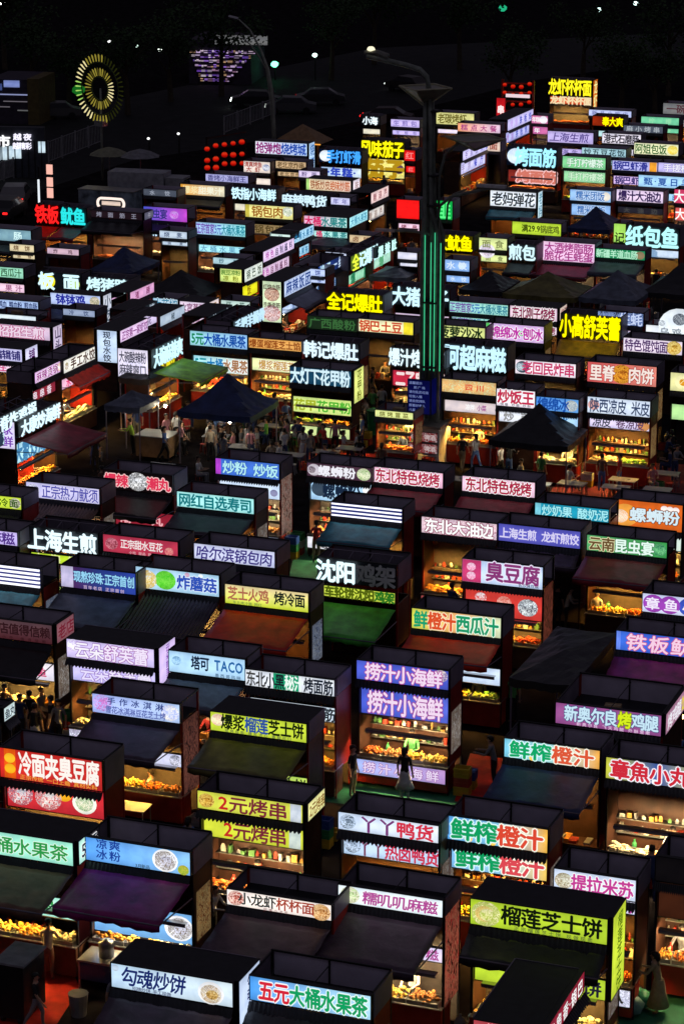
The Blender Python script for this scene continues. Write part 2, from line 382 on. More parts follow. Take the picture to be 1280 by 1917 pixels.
def F(x0, y0, x1, h, bg, text, key, e=0, c=0, d=1.3, z=4.0, u=(.05, .95), fh=.66, s=None, n=None, l=None, a=None, p=(), led=0, sub=None, k=None, cs=None, w=None,
      strips=0, bold=.022, slant=0.0, dim=None, deco=None, tall=0.0, noval=0, bodyc=None, lowz=None, name='food_stall', sm=0):
    P = at(x0, y0, z); hpix = vm(P)
    ax = Vector((0, 1, 0)) if e else Vector((1, 0, 0))
    W = max(.7, along(P, ax, x1)); H = h * hpix; rz = R(90) if e else 0.0
    root = empty(name, (P.x, P.y, 0), rz)
    STALLS.append((key, Vector((P.x, P.y, 0)) + ax * W / 2, root, W, e))
    lab = 'food stall with ' + key
    if a and len(key.split()) < 10: lab += ' and ' + a[0] + ' awning'
    tag(root, lab, 'market stall', 'food stalls of the night market')
    zs = z - H
    far = depth(P) > 135
    r = .035
    post = bodyc or (M_black if rng.random() < .6 else M_red)
    for px_ in (0, W - .06):
        for py_ in (.02, d - .06):
            box('post', post, root, px_, px_ + .06, py_, py_ + .06, 0, z - .02)
    sb = signboard(root, 'signboard', (-.005, -.12, zs), 0, W + .01, H, bg, text, u, fh, sub, p, 0, led, strips=strips, bold=bold, slant=slant, dim=dim, deco=deco)
    # box behind the sign
    if led and not c:
        tb = MB(); nn = max(3, int(W / .7))
        for i in range(nn):
            x = W * (i + .5) / nn; tb.tube([(x, 0, z - .05), (x, .55, z + .12)], .018, 4); tb.tube([(x, .55, z + .12), (x, .6, zs)], .018, 4)
        tb.tube([(0, .55, z + .12), (W, .55, z + .12)], .022, 4)
        ob('truss', tb.mesh('truss', M_boxd), root)
    if c:
        box('roof_cover', M_roof, root, 0, W, .03, d, z - .05, z - .012)
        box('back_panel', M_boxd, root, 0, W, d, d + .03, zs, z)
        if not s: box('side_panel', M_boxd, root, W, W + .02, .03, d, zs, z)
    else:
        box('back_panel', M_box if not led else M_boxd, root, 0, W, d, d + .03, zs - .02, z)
        box('roof_sheet', M_roof, root, .06, W - .06, .03, d, zs, zs + .03)
        if not far:
            box('panel_seam', M_black, root, W * .48, W * .48 + .04, d - .04, d, zs, z - .01)
            box('top_rail', M_black, root, 0, W, d - .05, d - .005, z + .001, z + .045)
            br = MB(); br.tube([(W * .5, .02, z - .08), (W * .5, d - .06, z - .08)], .018, 4)
            ob('brace', br.mesh('brace', M_black), root)
        for xx in (.0, W - .04): box('side_rail', M_black, root, xx, xx + .04, .03, d - .06, z - .03, z + .012)
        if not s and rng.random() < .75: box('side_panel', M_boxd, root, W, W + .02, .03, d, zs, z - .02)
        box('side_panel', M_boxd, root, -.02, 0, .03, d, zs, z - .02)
    if s:
        sw, sbg, sh = s[0], s[1], (s[2] * hpix if len(s) > 2 and s[2] else H)
        signboard(root, 'end_signboard', (W + .1, 0.0, z - sh), R(90), d, sh, sbg, sw, (.06, .94), .7, vert=(len(s) > 3), t=.09)
    if n:
        sw, sbg, sh = n[0], n[1], (n[2] * hpix if len(n) > 2 and n[2] else H)
        nw = n[4] if len(n) > 4 else d
        signboard(root, 'end_signboard', (-.1, nw, z - sh), R(-90), nw, sh, sbg, sw, (.06, .94), .7, vert=(len(n) > 3 and n[3]), t=.09, pics=n[5] if len(n) > 5 else ())
    if not far and not c and rng.random() < .3:
        M = Matrix.Translation((P.x, P.y, 0)) @ Matrix.Rotation(rz, 4, 'Z'); q = rng.random()
        m = MB(); x0_ = rng.uniform(.2, W * .4)
        if q < .6:
            m.tube([(0, 0, .09), (.5, .02, .1), (1.0, -.02, .09), (1.5, .01, .1)], .08, 7); o_ = ob('rolled_tarp', m.mesh('rolled_tarp', surf(rng.choice(['tarp_blue', 'tarp_grey', 'tarp_brown']), rng.choice([(.05, .09, .2), (.2, .2, .2), (.2, .13, .07)]), .6)), None, M @ Vector((x0_, d * .55, zs + .03)), (0, 0, rz))
            tag(o_, 'rolled tarpaulin lying in the open roof of the ' + key, 'tarpaulin', 'things stored on the stall roofs')
        else:
            m.box(0, .5, 0, .35, 0, .28); m.box(.02, .48, .15, .2, .281, .286, 1); o_ = ob('cardboard_box', m.mesh('cardboard_box', [surf('cardboard', (.35, .24, .13), .8), surf('packing_tape', (.5, .42, .28), .3)]), None, M @ Vector((x0_, d * .4, zs + .032)), (0, 0, rz + rng.uniform(-.3, .3)))
            tag(o_, 'taped cardboard box in the open roof of the ' + key, 'box', 'things stored on the stall roofs')
    # valance
    if not noval and not led: ob('valance', val_mesh(), root, (0, -.1, zs - .01), (0, 0, 0), (W, 1, 1 if not far else .8))
    zl = zs - .45
    if far and not l and not a and not strips and rng.random() < .9 and h > 13:
        base_ = bg.split('~')[0].split('>')[-1].split('^')[-1]; base_ = base_ if len(base_) >= 3 and base_ not in ('000', '500') and max(lin(base_)[:3]) > .3 else rng.choice(['c8d8e8', 'e0d8c0', 'd8c0d8', 'b8e0e0'])
        l = (h * 1.55, h * .62, text if (not led and '\n' not in text and text) else '', base_)
    if l:
        ly, lh, lt, lb = l[:4]
        LH = lh * hpix; LZ = z - ly * hpix + .32 * math.tan(PITCH + (y0 - 958) / FPX)
        LZ = min(LZ, zs - .12)
        kw = l[4] if len(l) > 4 else {}
        fr_ = kw.get('fr', 0)
        signboard(root, 'lower_signboard', (.04, -.1 if fr_ else .18, LZ - LH), 0, W - .08, LH, lb, lt, kw.get('u', u), kw.get('fh', fh), None, kw.get('p', ()), 0, 0, t=.08, bold=bold, deco=kw.get('deco'))
        zl = LZ - LH
        if fr_: zs = zl
    box('side_wall', w and glow(w, .35) or (M_red if rng.random() < .6 else M_brown), root, W - .05, W - .015, .1, d, .9, zs - .05)  # printed walls give off a weak glow of their own, no lamp behind
    box('side_wall', M_brown, root, .015, .05, .1, d, .9, zs - .05)
    box('back_wall', M_wall if rng.random() < .5 else M_brown, root, .05, W - .05, d - .06, d - .02, 0, zs - .05)
    if not a and not far and k is not None:
        for zz in (1.25, 1.7):
            sh_ = box('shelf', M_steel, root, .08, W - .08, d - .36, d - .07, zz, zz + .025)
            q = random.Random(int(x0 + y0 * 3 + zz * 10)); mm = MB(); x = .03
            while x < .95:
                ww = q.uniform(.02, .06); hh = q.uniform(3, 10); c_ = q.randint(0, 4)
                if q.random() < .5: mm.box(x, x + ww, q.uniform(.1, .3), q.uniform(.5, .85), 1.0, 1 + hh, c_)
                else: mm.lathe([(ww * .45, 0), (ww * .45, hh * .6), (ww * .2, hh)], 7, (x + ww / 2, .4, 1.0), c_)
                x += ww + q.uniform(.005, .05)
            g_ = ob('shelf_goods', mm.mesh('shelf_goods', [surf('jar_amber', (.5, .25, .06), .3), surf('jar_white', (.6, .58, .5), .4), surf('jar_red', (.45, .05, .03), .3), surf('jar_green', (.08, .2, .06), .4), surf('jar_steel', (.4, .4, .42), .3, .7)]), sh_); g_['kind'] = 'stuff'
    # counter and what lies on it
    if k is not None:
        dd = .75; zt = .95
        cb = box('counter', M_red if rng.random() < .65 else M_brown, root, .02, W - .02, -.12, dd - .12, .12, zt)
        box('countertop', M_steel, root, 0, W, -.16, dd - .12, zt + .002, zt + .03)
        if cs: signboard(root, 'counter_signboard', (.03, -.2, .42), 0, W - .06, .52, cs[1], cs[0], (.06, .94), .7, t=.06)
        M = Matrix.Translation((P.x, P.y, 0)) @ Matrix.Rotation(rz, 4, 'Z')
        nT = len(k); used = ''
        for ch in k: used += ch if ch not in used else next(q for q in 'gobywrvf' if q not in used + k)
        k = used
        for i, ch in enumerate(k):
            dish, heaps = food_meshes(ch)
            tw = (W - .2) / nT
            lo = M @ Vector((.1 + i * tw + .02, -.1, zt + .05))
            t_ = ob('food_tray', dish, None, lo, (0, 0, rz), (tw - .04, .55, 1))
            tag(t_, FOOD[ch][0] + ' in a tray below the ' + key if len(key.split()) < 9 else FOOD[ch][0] + ' below the ' + key, 'food tray', 'trays of food on the stall counters')
            hp = ob('heaped_food', heaps[rng.randint(0, 2)], t_, (0, 0, 0)); hp['kind'] = 'stuff'
        if not far:
            for j in range(1):
                bt = MB(); q = rng.uniform(.06, .09); bt.lathe([(q, 0), (q, .2), (q * .4, .27), (q * .4, .32)], 8)
                t_ = ob('bottle', bt.mesh('bottle', surf(rng.choice(['amber_bottle', 'green_bottle', 'red_bottle']), rng.choice([(.5, .2, .03), (.05, .25, .08), (.4, .05, .03)]), .25)), None,
                        M @ Vector((W * (.25 + .45 * j + rng.uniform(-.05, .05)), .52, zt + .03)))
                tag(t_, 'sauce bottle behind trays under the ' + key if len(key.split()) < 10 else 'sauce bottle under the ' + key, 'bottle', 'sauce bottles on the counters')
    lc = rng.choice(['ffcc6a', 'ffbf58', 'ffdca0', 'ffba50'])
    if not sm and (k is not None or far or rng.random() < .5):
        lz = 1.78 if k is not None else 2.1
        hood = box('added_lamp_hood', M_steel, root, W * .08, W * .92, .02, .2, lz + .05, lz + .07)  # hood and lip added to hide the tube and hold back stray light
        box('added_hood_lip', M_boxd, hood, 0, 1, -.08, 0, -4, 1.0)
        box('lamp_tube', glow(lc, (260 if depth(P) < 135 else 200) if k is not None else 90, True), root, W * .12, W * .88, .07, .11, lz, lz + .04)
        if k is None:
            cb = box('counter', M_brown, root, .02, W - .02, -.05, .6, .1, .93)
            MBx = MB(); q = random.Random(int(x0 * 7 + y0))
            for i in range(int(W * 6)): MBx.box(*(lambda cx, w_, hh: (cx, cx + w_, q.uniform(0, .2), q.uniform(.3, .5), .94, .94 + hh))(q.uniform(.05, W - .3), q.uniform(.08, .25), q.uniform(.04, .3)), mi=q.randint(0, 3))
            g_ = ob('counter_goods', MBx.mesh('counter_goods', [surf('goods_cream', (.7, .6, .4)), surf('goods_orange', (.7, .3, .06)), surf('goods_steel', (.5, .5, .52), .3, .6), surf('goods_red', (.5, .06, .04))]), cb)
            g_.matrix_parent_inverse = Matrix.Identity(4); g_.location = (-.02 / (W - .04), 0, 0); g_.scale = (1 / (W - .04), 1 / .65, 1 / .83); g_.location = (-.02 / (W - .04), .05 / .65, -.1 / .83); g_['kind'] = 'stuff'
    if not far and not w and rng.random() < .5:
        ps = rng.choice(['a86030~d8b878~702818', '883028~d0a070~301810', '4868a0~c8d0e0~203050', 'c8c0b0~886048~f0e8e0'])
        box('poster', glow(ps, .3), root, W - .012, W, .25, d - .15, 1.3, min(zs - .3, 2.7))  # poster colours carry a weak self-glow in place of light falling on them
    # awning
    if a:
        ac, ext = a[0], a[1]; rib = len(a) > 2 and a[2]; aw = ext
        z1 = zs - .16; z2 = z1 - (a[3] if len(a) > 3 else .35)
        nx = int(W * 14) if rib else 14; ny = 8; v = []; f = []
        for j in range(ny + 1):
            for i in range(nx + 1):
                uu, vv = i / nx, j / ny
                sag = -.05 * math.sin(math.pi * vv) * (1 - .4 * abs(2 * uu - 1)) - .03 * math.sin(math.pi * uu * 3) * vv
                if rib: sag += .035 * (1 if i % 2 else -1)
                v.append((W * uu + (0 if rib else .012 * math.sin(j * 2.1 + i)), -.22 - (aw - .22) * vv, z1 + (z2 - z1) * vv + sag + (0 if rib else .022 * math.sin(i * 2.3 + x0) * math.sin(j * 1.7 + y0) * (1 if 0 < j < ny else .3))))
        for j in range(ny):
            for i in range(nx): q = j * (nx + 1) + i; f.append((q, q + nx + 1, q + nx + 2, q + 1))
        q0 = len(v)
        for i in range(nx + 1): b = v[ny * (nx + 1) + i]; v.append((b[0], b[1] - .01, b[2] - .2 - (.04 if i % 2 else 0)))
        for i in range(nx): q = ny * (nx + 1) + i; f.append((q, q0 + i, q0 + i + 1, q + 1))
        m = mesh('awning_cloth', v, f, awn_mat(ac), smooth=not rib)
        ao = ob('awning', m, root); 
        md = ao.modifiers.new('thickness', 'SOLIDIFY'); md.thickness = .012
        fr = MB(); fr.tube([(0, -aw, z2 - .03), (W, -aw, z2 - .03)], .022, 5)
        for xx in (.02, W - .02): fr.tube([(xx, -.02, z1 - .5), (xx, -aw, z2 - .03)], .02, 5)
        ob('awning_frame', fr.mesh('awning_frame', M_boxd), root)
    return root
# ================================================================ stalls, as they stand (nearest rows first)
F(-48,1545,141,47,'a4f0d4','大桶水果茶:2c9a4a/e8fff0','mint sign with green fruit tea characters',c=1,s=('5元:234/fff','bff3e2'),l=(130,42,'大桶水果茶:2c9a4a/e8fff0','b4f2dc'),a=('brown',2.0),k='ygw',w='622^311')
F(163,1562,360,47,'5aa2f0>8cc4f4','凉爽:1c3f9a\n冰粉:1c3f9a','sky blue iced jelly sign with a bowl',u=(.1,.35),fh=.72,p=[(.76,.46,.5,'fff'),(.76,.4,.5,'dde~876~543'),(.93,.2,.22,'cb4~8a3')],sub=('3月新品:345',.48,.62),l=(140,62,'','7ab4e8',{'p':[(.85,.4,.5,'fff'),(.85,.34,.5,'dde~765~aaa')]}),a=('purple',2.1),k='gyw')
F(211,1797,440,50,'bcd8ee>d8e8f0','勾魂炒饼:1a2a6a','pale blue fried pancake sign',u=(.09,.62),fh=.74,slant=.15,c=1,sub=('招牌炒饼 手工现做:336',.18,.5),p=[(.82,.44,.4,'eee'),(.82,.36,.42,'c9a05a~8a6a30~e8d090'),(.04,.12,.8,'bcd')],s=('勾魂炒饼:226','c4d4ee',115,1),a=('plum',1.2))
F(470,1821,698,50,'4a9ae8>b4e4f8','五元:d8243a/fff|大桶水果茶:10a060/eaffff','blue sign with red and green fruit tea characters',u=(.08,.97),fh=.8,bold=.035,a=('black',.8))
F(427,1659,624,33,'fdeee4','小龙虾:1c2c2c|杯杯面:a8402c','cream crayfish cup noodle sign',u=(.12,.84),fh=.72,p=[(.06,.42,.5,'b8483a~f8d8c8~a04030'),(.93,.48,.45,'c88a4a~f0c890~8a4a20')],sub=('招牌小龙虾:855',.35,.6),a=('plum',2.2))
F(635,1651,832,36,'ecf8fc','糯叽叽麻糍:b44898/fff','white rice cake sign with magenta characters',u=(.24,.95),fh=.7,slant=.06,p=[(.12,.44,.5,'cfe8a8~f0e8d0~9ab070')],l=(115,30,'糯叽叽麻糍:b44898','ecdcf8'),a=('plum',2.3),k='gyb',w='c33~e86~411')
F(635,1515,824,36,'c8daf0>e8eef8','丫丫:7a3a7a|鸭货:d83048','pale sign with purple and red duck characters',u=(.22,.95),fh=.84,bold=.03,p=[(.1,.38,.5,'456~c8daf0~89a')],l=(62,38,'丫丫:7a3a5a|热卤鸭货:d03050','c0d8f0',{'p':[(.08,.36,.5,'456~c8daf0')],'u':(.16,.98)}),k='bob')
F(838,1522,1028,48,'5aa8e8>88c8e8>f8b83c','鲜榨:10a060/dff|橙汁:e04a34/ffe','blue to orange juice sign stacked over its double',fh=.84,bold=.035,p=[(.22,.14,.12,'fa4~fd6'),(.46,.12,.1,'fa4~fd6')],l=(72,48,'鲜榨:10a060/dff|橙汁:e04a54/ffe','7ab8e8>98d0e8>f8c84c'),k='fff')
F(1038,1621,1193,44,'d4e0f4','提拉米苏:c83c98/fff','pale tiramisu sign with pink dotted characters',u=(.22,.97),fh=.74,bold=.03,p=[(.11,.34,.5,'d8d8c0~998866~f4ecd8')],l=(50,27,'提拉米苏:b43c98','dcdcf4',{'u':(.4,.97)}),k='rbo',cs=('','dde~aab~eef'))
F(882,1677,1140,52,'b4d232','榴莲芝士饼:10180c','lime durian pancake sign on a tall black box',c=1,d=1.25,z=4.2,u=(.23,.96),fh=.72,bold=.03,p=[(.11,.46,.48,'d8d88c~a8b848~f0e8b0'),(.11,.3,.48,'e8c878~c8a050')],sub=('正宗榴莲芝士饼 现做现卖:563',.32,.9),s=('榴莲芝士饼:5a7a10','c8dc3c',165,1),l=(140,42,'榴莲芝士饼:223','b8d434'),a=('black',.9),k='yyw')
F(1012,1925,1085,44,'8a2234','串串香:eee|·:fff|锅巴:fff','dark roofed box with a slanting crimson sign',e=1,c=1,z=3.7,d=1.6,fh=.7,n=('烤串:fcc','a84048',20))
F(1228,1598,1330,50,'201c20','','unlit black sign at the market edge',dim=.3,k='goo',l=(60,70,'','3a1c10'))  # both unlit boards have a glow put into their dark colour
F(2,1395,195,59,'d42c24>c02c28','冷面夹臭豆腐:fff8f0','red cold noodle and tofu sign',u=(.19,.97),fh=.78,bold=.032,deco=[(.05,.16,'e85a14')],p=[(.105,.16,.68,'f8b828'),(.105,.16,.34,'f8b020')],sub=('正宗传统 一口上瘾 真材实料:f0a040',.2,.95),l=(74,55,'','c82c34',{'p':[(.12,.4,.5,'e8e0e0~c83038~889'),(.42,.42,.5,'f4e8e0~c82c34~bbb'),(.58,.24,.7,'f0a820'),(.78,.38,.5,'f0f0e0'),(.78,.28,.5,'4a9a3a~e8e0c0')]}),k='bo')
F(372,1475,570,37,'d4d84c','2:c82828|元烤串:7a2838','yellow two yuan skewer sign with an end panel',u=(.2,.86),fh=.86,deco=[(.88,.98,'c8d0d8')],p=[(.09,.36,.5,'c89030~e8c860~905818')],s=('2元烤串:8a6028','e4e098'),l=(66,40,'2:c82828|元烤串:7a2838','d0d83c',{'u':(.2,.82),'deco':[(.84,.95,'c8d4c8')]}),k='oog')
F(396,1328,577,38,'c8dc3c','爆浆:14200c|榴莲:2c50a0|芝士饼:14200c','yellow-green durian sign with blue middle characters',c=1,u=(.12,.97),fh=.76,bold=.03,p=[(.05,.3,.6,'e8b0a0~f4f0c0')],sub=('现烤现卖 爆浆流心 香甜可口:564',.15,.85),l=(118,34,'爆浆榴莲芝士饼:342','c0dc60'),a=('khaki',1.8),k='ob')
F(175,1294,340,38,'a8b8f4>b8d0f4','手作冰淇淋:3a4a8a\n雪花冰淇淋豆花芝士烤:5a68b0','lilac ice cream sign with two lines',u=(.16,.84),fh=.66,slant=.08,p=[(.08,.42,.55,'c868c0~a8b8f4~e8a0e0'),(.93,.4,.5,'f8f4e8~a8b8f4')],l=(110,26,'','d8d8f0',{'p':[(.9,.4,.5,'667~dde')]}),a=('plum',2.0),k='gyyg',w='433~a65~322')
F(127,1192,292,37,'d8c8f4','云朵:f8f4ff/8a50b0|舒芙蕾:f4e8ff/9a40a0','lilac souffle sign with white outlined characters',c=1,u=(.1,.93),fh=.84,p=[(.04,.3,.7,'c8b0e8~fff')],s=('云朵舒芙蕾:8a50b8','d8c0f0',80,1),l=(56,36,'云朵:e8e0ff/8a60c0|舒芙蕾:f0e8ff/9a70c0','c8c0f4'),k='wyw',cs=('','dce~889~eef'))
F(318,1214,462,42,'b4dcf8','塔可:10203c| TACO:2868a8','pale blue sign reading TACO',u=(.3,.97),fh=.62,bold=.03,deco=None,p=[(.11,.2,.55,'6aa0c8~b4dcf8')],sub=('墨西哥风味:468',.6,.95),a=('slate',1.6))
F(461,1249,629,33,'dfe4ea','东北:444|小黑:182028|秘汁:f0fff8|烤面筋:1c2430','grey-white grilled gluten sign with green blocks',u=(.02,.98),fh=.86,bold=.028,deco=[(.32,.46,'18a070'),(.47,.6,'18a070')],l=(66,30,'小黑秘汁烤面筋:283038','d4e0e8'),k='bwb')
F(669,1232,842,38,'5060d0>4a58c0','捞汁小海鲜:f4dcf4/b0409a','violet blue seafood sign, topmost of three alike',z=4.2,u=(.1,.93),fh=.84,bold=.028,p=[(.95,.3,.7,'e8d8d0~7060a0')],l=(64,51,'捞汁小海鲜:f4dcf4/a0409a','4a5ccc>5868d0',{'u':(.08,.92)}),k='oogo',cs=('捞汁小海鲜:e8d8f4/9a40a0','a8b8f0>b890c8'))
F(1041,1311,1240,42,'96508c','新奥尔良:c8e8f8/4a5080|烤:d8f020/7a8a10|鸡腿:c8e8f8/4a5080','wide magenta chicken leg sign round an open roof',d=2.6,u=(.09,.97),fh=.72,bold=.03,deco=None,sub=('新奥尔良 飞天鸡腿 外酥里嫩:e8c8e8',.2,.9),s=('烤鸡腿:f0f0f8|饭:e8d040','a87890'))
F(945,1378,1125,38,'7ac8e0>a8e0e0>f0a83c','鲜榨:10a868/dff|橙汁:e05838/ffe','aqua to orange juice sign with a blue awning below',u=(.06,.94),fh=.86,bold=.035,p=[(.3,.14,.1,'fa4~fd6')],a=('navy',2.2))
F(1135,1413,1330,43,'c8c83c>3858a0>d0c850','章魚小丸子:d02c3c/f8f4ff','octopus ball sign with red characters on blue waves',u=(.05,1.0),fh=.86,bold=.035,p=[(.12,.12,.1,'fff'),(.24,.12,.08,'fff'),(.36,.12,.08,'fff'),(.48,.12,.08,'fff')],k='wg')
F(1154,1177,1340,38,'3c6cd8>4858d0','铁板鱿鱼:f8d0e8/c84880','bright blue squid sign with pink characters',u=(.1,1.0),fh=.84,slant=.08,deco=[(.01,.05,'6888e8')],a=('purple',1.4))
F(772,1135,940,40,'d8dc50>f0b070>d8e4b8','鲜:18a070|橙汁:e05028/ffe8c0|西瓜汁:189868/e8ffe8','yellow and pink orange and watermelon juice sign',u=(.03,.97),fh=.82,bold=.035,l=(108,34,'','cfe0f4'),a=('red',1.6,0,.3),k='gfv')
F(866,1043,1018,44,'c8dcf8','臭豆腐:8a3878/f0e8ff','pale blue stinky tofu sign with a pink end block',u=(.3,.96),fh=.84,bold=.03,deco=[(.01,.24,'c83c70')],p=[(.12,.17,.68,'f8d8e8~e080a8'),(.12,.17,.3,'f8d8e8~e080a8')],sub=('长沙臭豆腐:446',.7,.95),l=(66,48,'','d03c34',{'p':[(.8,.34,.5,'e8f0f0~334'),(.2,.2,.7,'eee~d03c34'),(.5,.25,.6,'d05a4a~f0b0a0')]}),k='oor',w='a54~532')
F(1203,1107,1345,37,'d4daf4','章鱼小丸:f4ecff','pale sign with violet and blue character circles',u=(.02,1.0),fh=.62,deco=None,p=[(.12,.45,.5,'9a40b0'),(.37,.45,.5,'9a40b0'),(.62,.45,.5,'3a50b8'),(.87,.45,.5,'3a50b8')])
F(1099,998,1250,31,'58a868>3c9c50','云南:6a5030/e8e0b0|昆虫宴:e8fff4/287040','green insect feast sign with white characters',u=(.03,.84),fh=.82,bold=.028,p=[(.92,.36,.5,'287850~70c080')],a=('maroon',1.9),k='gygg')
F(934,977,1088,34,'5454b4','上海生煎 龙虾煎饺:dcd8f8/7a70d0','deep violet dumpling sign with ringed characters',u=(.02,.98),fh=.58,a=('plum',.8))
F(1002,938,1141,26,'1e98b4','炒奶果 酸奶泥:a8f0f8/107890','teal fried yoghurt sign',u=(.1,.99),fh=.78,deco=[(.01,.085,'78c8d8')],k='w')
F(1146,931,1279,52,'dc6420','螺蛳粉:d8eef8/7a4020','big orange snail noodle sign with a round portrait',u=(.26,.96),fh=.5,bold=.03,p=[(.13,.4,.45,'f0a040'),(.13,.24,.4,'f8e0c8'),(.74,.11,.8,'f8e8e0'),(.82,.11,.79,'f8e8e0'),(.9,.11,.78,'f8e8e0')],l=(66,30,'','d8e8d8'),k='gg',tall=0)
F(866,888,1003,30,'f4c8dc','东北特色烧烤:b02848/fff','pink-white barbecue sign with crimson characters and no twin',fh=.86,bold=.03,a=('maroon',1.6))
F(790,964,932,32,'d8a8b8~f0d8e0~b88898','东北大油边:fff/903858','mottled rose sign with white outlined characters',fh=.84,bold=.032,k='gg',cs=('油边:fdd','a84a4a'),a=None)
F(698,871,831,30,'f4bcd4','东北特色烧烤:b82c50/fff','rosy barbecue sign beside the brown snail noodle sign',fh=.86,bold=.03,a=('maroon',1.7))
F(576,863,697,27,'4a3040','螺蛳粉:f0f0f8','dark plum snail noodle sign',u=(.18,.76),fh=.74,bold=.035,p=[(.08,.4,.5,'c8c0c8'),(.08,.24,.5,'4a3040'),(.88,.42,.5,'98b878~e8e8c8')],l=(38,40,'螺蛳粉:182840','a8d0ec',{'u':(.2,.8),'p':[(.08,.34,.55,'384858'),(.93,.2,.7,'eee')]}),k='go',cs=('饭·卤:223','e0e0e4'))
F(621,937,755,28,'28306c','','violet sign of four bright light strips with no writing',strips=4,a=('teal',1.6),k='go')
F(596,1040,744,45,'','沈阳:dffaff|鸡架:!777','dark sign with two lit and two unlit white letters',led=1,fh=.9,u=(0,1),bold=.05,d=1.4,l=(57,22,'车轮饼沈阳:506010|鸡架:287020','c8d848',{'u':(.08,.99),'fh':.95,'fr':1}),a=('green',2.3,0,.5))
F(423,1090,580,38,'f0d8a0^d4e430','芝士火鸡:b06850| 烤冷面:10201c','yellow turkey and cold noodle sign',u=(.04,.96),fh=.66,bold=.028,sub=('东北烤冷面 网红:684',.1,.45),a=('red',2.2,0,.5))
F(256,1057,413,42,'b0d8f0','炸蘑菇:2c50b8/e0f0ff','pale blue fried mushroom sign with a green blob',u=(.5,.97),fh=.64,bold=.03,p=[(.36,.42,.5,'48c028~78d848'),(.12,.42,.45,'f0d890~c8a850~e8f0f0'),(.62,.1,.85,'c8a0b8'),(.78,.09,.87,'e8f4f8')],a=('plum',2.2,1,.7),k='gg')
F(116,1055,257,42,'582048>28387c>3048a8','现熬珍珠·正宗首创:98d8f8/203070','navy and maroon sign with ice blue characters',u=(.18,.98),fh=.5,bold=.028,deco=[(.01,.17,'c0b8d8')],sub=('百年老店 正宗首创:d0b8d8',.3,.85),a=('slate',2.1,0,.5))
F(57,983,186,42,'','上海生煎:e0f8ff','big white lit letters on a dark truss above a lime strip',led=1,fh=.92,u=(0,1),bold=.05,l=(52,18,'上海生煎:f0f8a0','b8d830',{'fr':1}),k='y')
F(195,997,336,34,'b4344c','正宗甜水豆花:f4e8e8','crimson sign with small white characters',u=(.24,.8),fh=.5,p=[(.12,.32,.5,'d88090~7a2030'),(.88,.22,.4,'e8a090~c05060')],sub=('小吃 甜品 奶茶:e8b0b8',.35,.7),k='o',a=('plum',.7))
F(365,1014,517,32,'c8cce8','哈尔滨锅包肉:3a3080','lilac-white sign with handwritten indigo characters',fh=.8,slant=.12,u=(.04,.97),bold=.018,a=('plum',.7))
F(333,917,478,30,'a8ece8','网红自选寿司:127880','aqua sushi sign with teal characters',fh=.82,u=(.03,.97),bold=.03,a=('plum',1.6),k='rb')
F(195,876,325,37,'120a0c','爆辣:e03858/fcc|   :fff|潮丸:e03858/fcc','black sign with red characters round a white mask',u=(.03,.97),fh=.62,bold=.04,p=[(.5,.46,.52,'e8e8e8~333~fff')],a=('black',1.7),l=(80,30,'潮丸:f8b0b8','902030'))
F(51,899,189,30,'c8c4ec','正宗热力鱿须:5858b0/e8e4ff','lilac sign crowded with violet characters',u=(.22,.98),fh=.84,p=[(.1,.36,.5,'88a~eef~668')],a=('brown',1.6,1,.4))
F(-60,919,43,24,'c8e040','特色烤冷面:305810','lime sign tilted by a pale dish picture',p=[(.93,.4,.5,'f4f0d0~665')],a=('black',.8),k='r')
F(-70,983,36,27,'c8b8f0','手工麻糍:503088','short violet sign cut by the frame edge above light strips',fh=.84,k='w')
F(-75,1045,79,38,'383c78','','violet-grey sign of five bright light strips',strips=5,a=('teal',1.2))
F(-75,1146,101,38,'7a5860^6a3038','不忘老店值得信赖:2c1418','dim rose-grey sign with dark characters',u=(.1,.98),fh=.55,bold=.026,sub=('美味小吃 值得信赖:301418',.3,.95),dim=.55,s=('老店:702030','805058'),a=('black',1.4,0,.6),l=(85,35,'烤鱿鱼:d03870','ece4ec'),k='bwg')
F(1,1325,22,28,'c8d8d8','鱼丸:234','small grey-white slanting panel by the crowd',e=1,k='w')
# ---------------------------------------------------------------- the stalls beyond the seating square
F(405,855,525,31,'3c6cd0>4878d8','炒粉 炒饭:b8f0f8/3060b0','blue fried rice noodle sign with a purple end',u=(.12,.98),fh=.76,deco=[(.01,.09,'b040c8')],l=(44,32,'炒粉炒饭:667','cfe0f4',{'u':(.1,.8),'fh':.35,'p':[(.88,.2,.4,'88a')]}),k='rb',cs=('','3838a0>d8d8f0'),w='a54~dba~532')
F(30,789,105,29,'','大康炒海鲜:d8f4ff','white lit seafood letters on a slanting rail',e=1,led=1,fh=1.0,u=(.02,1.0),bold=.05,n=('大家:7a40b8\n海鲜:7a40b8','e0d8f4',52,0,1.3),l=(50,38,'大家炒海鲜:4888b8','b8e8f4'),a=('maroon',2.4),k='og')
F(-28,792,60,28,'','里脊炸鸡锅:d8f4ff','lit letters on a rail higher behind the seafood rail',e=1,led=1,fh=1.0,u=(.02,1),bold=.05,z=4.4,l=(40,26,'炸鸡锅:c8e8f4','28384c'))
F(61,697,112,22,'e8b8ec','麻辣烫锅:a03090/fff','slanting pink sign with a magenta border picture',e=1,fh=.8,u=(.04,.84),p=[(.92,.36,.5,'e0a080~fff')],l=(42,20,'串串香:f0e0ec','8a2838'),k='r')
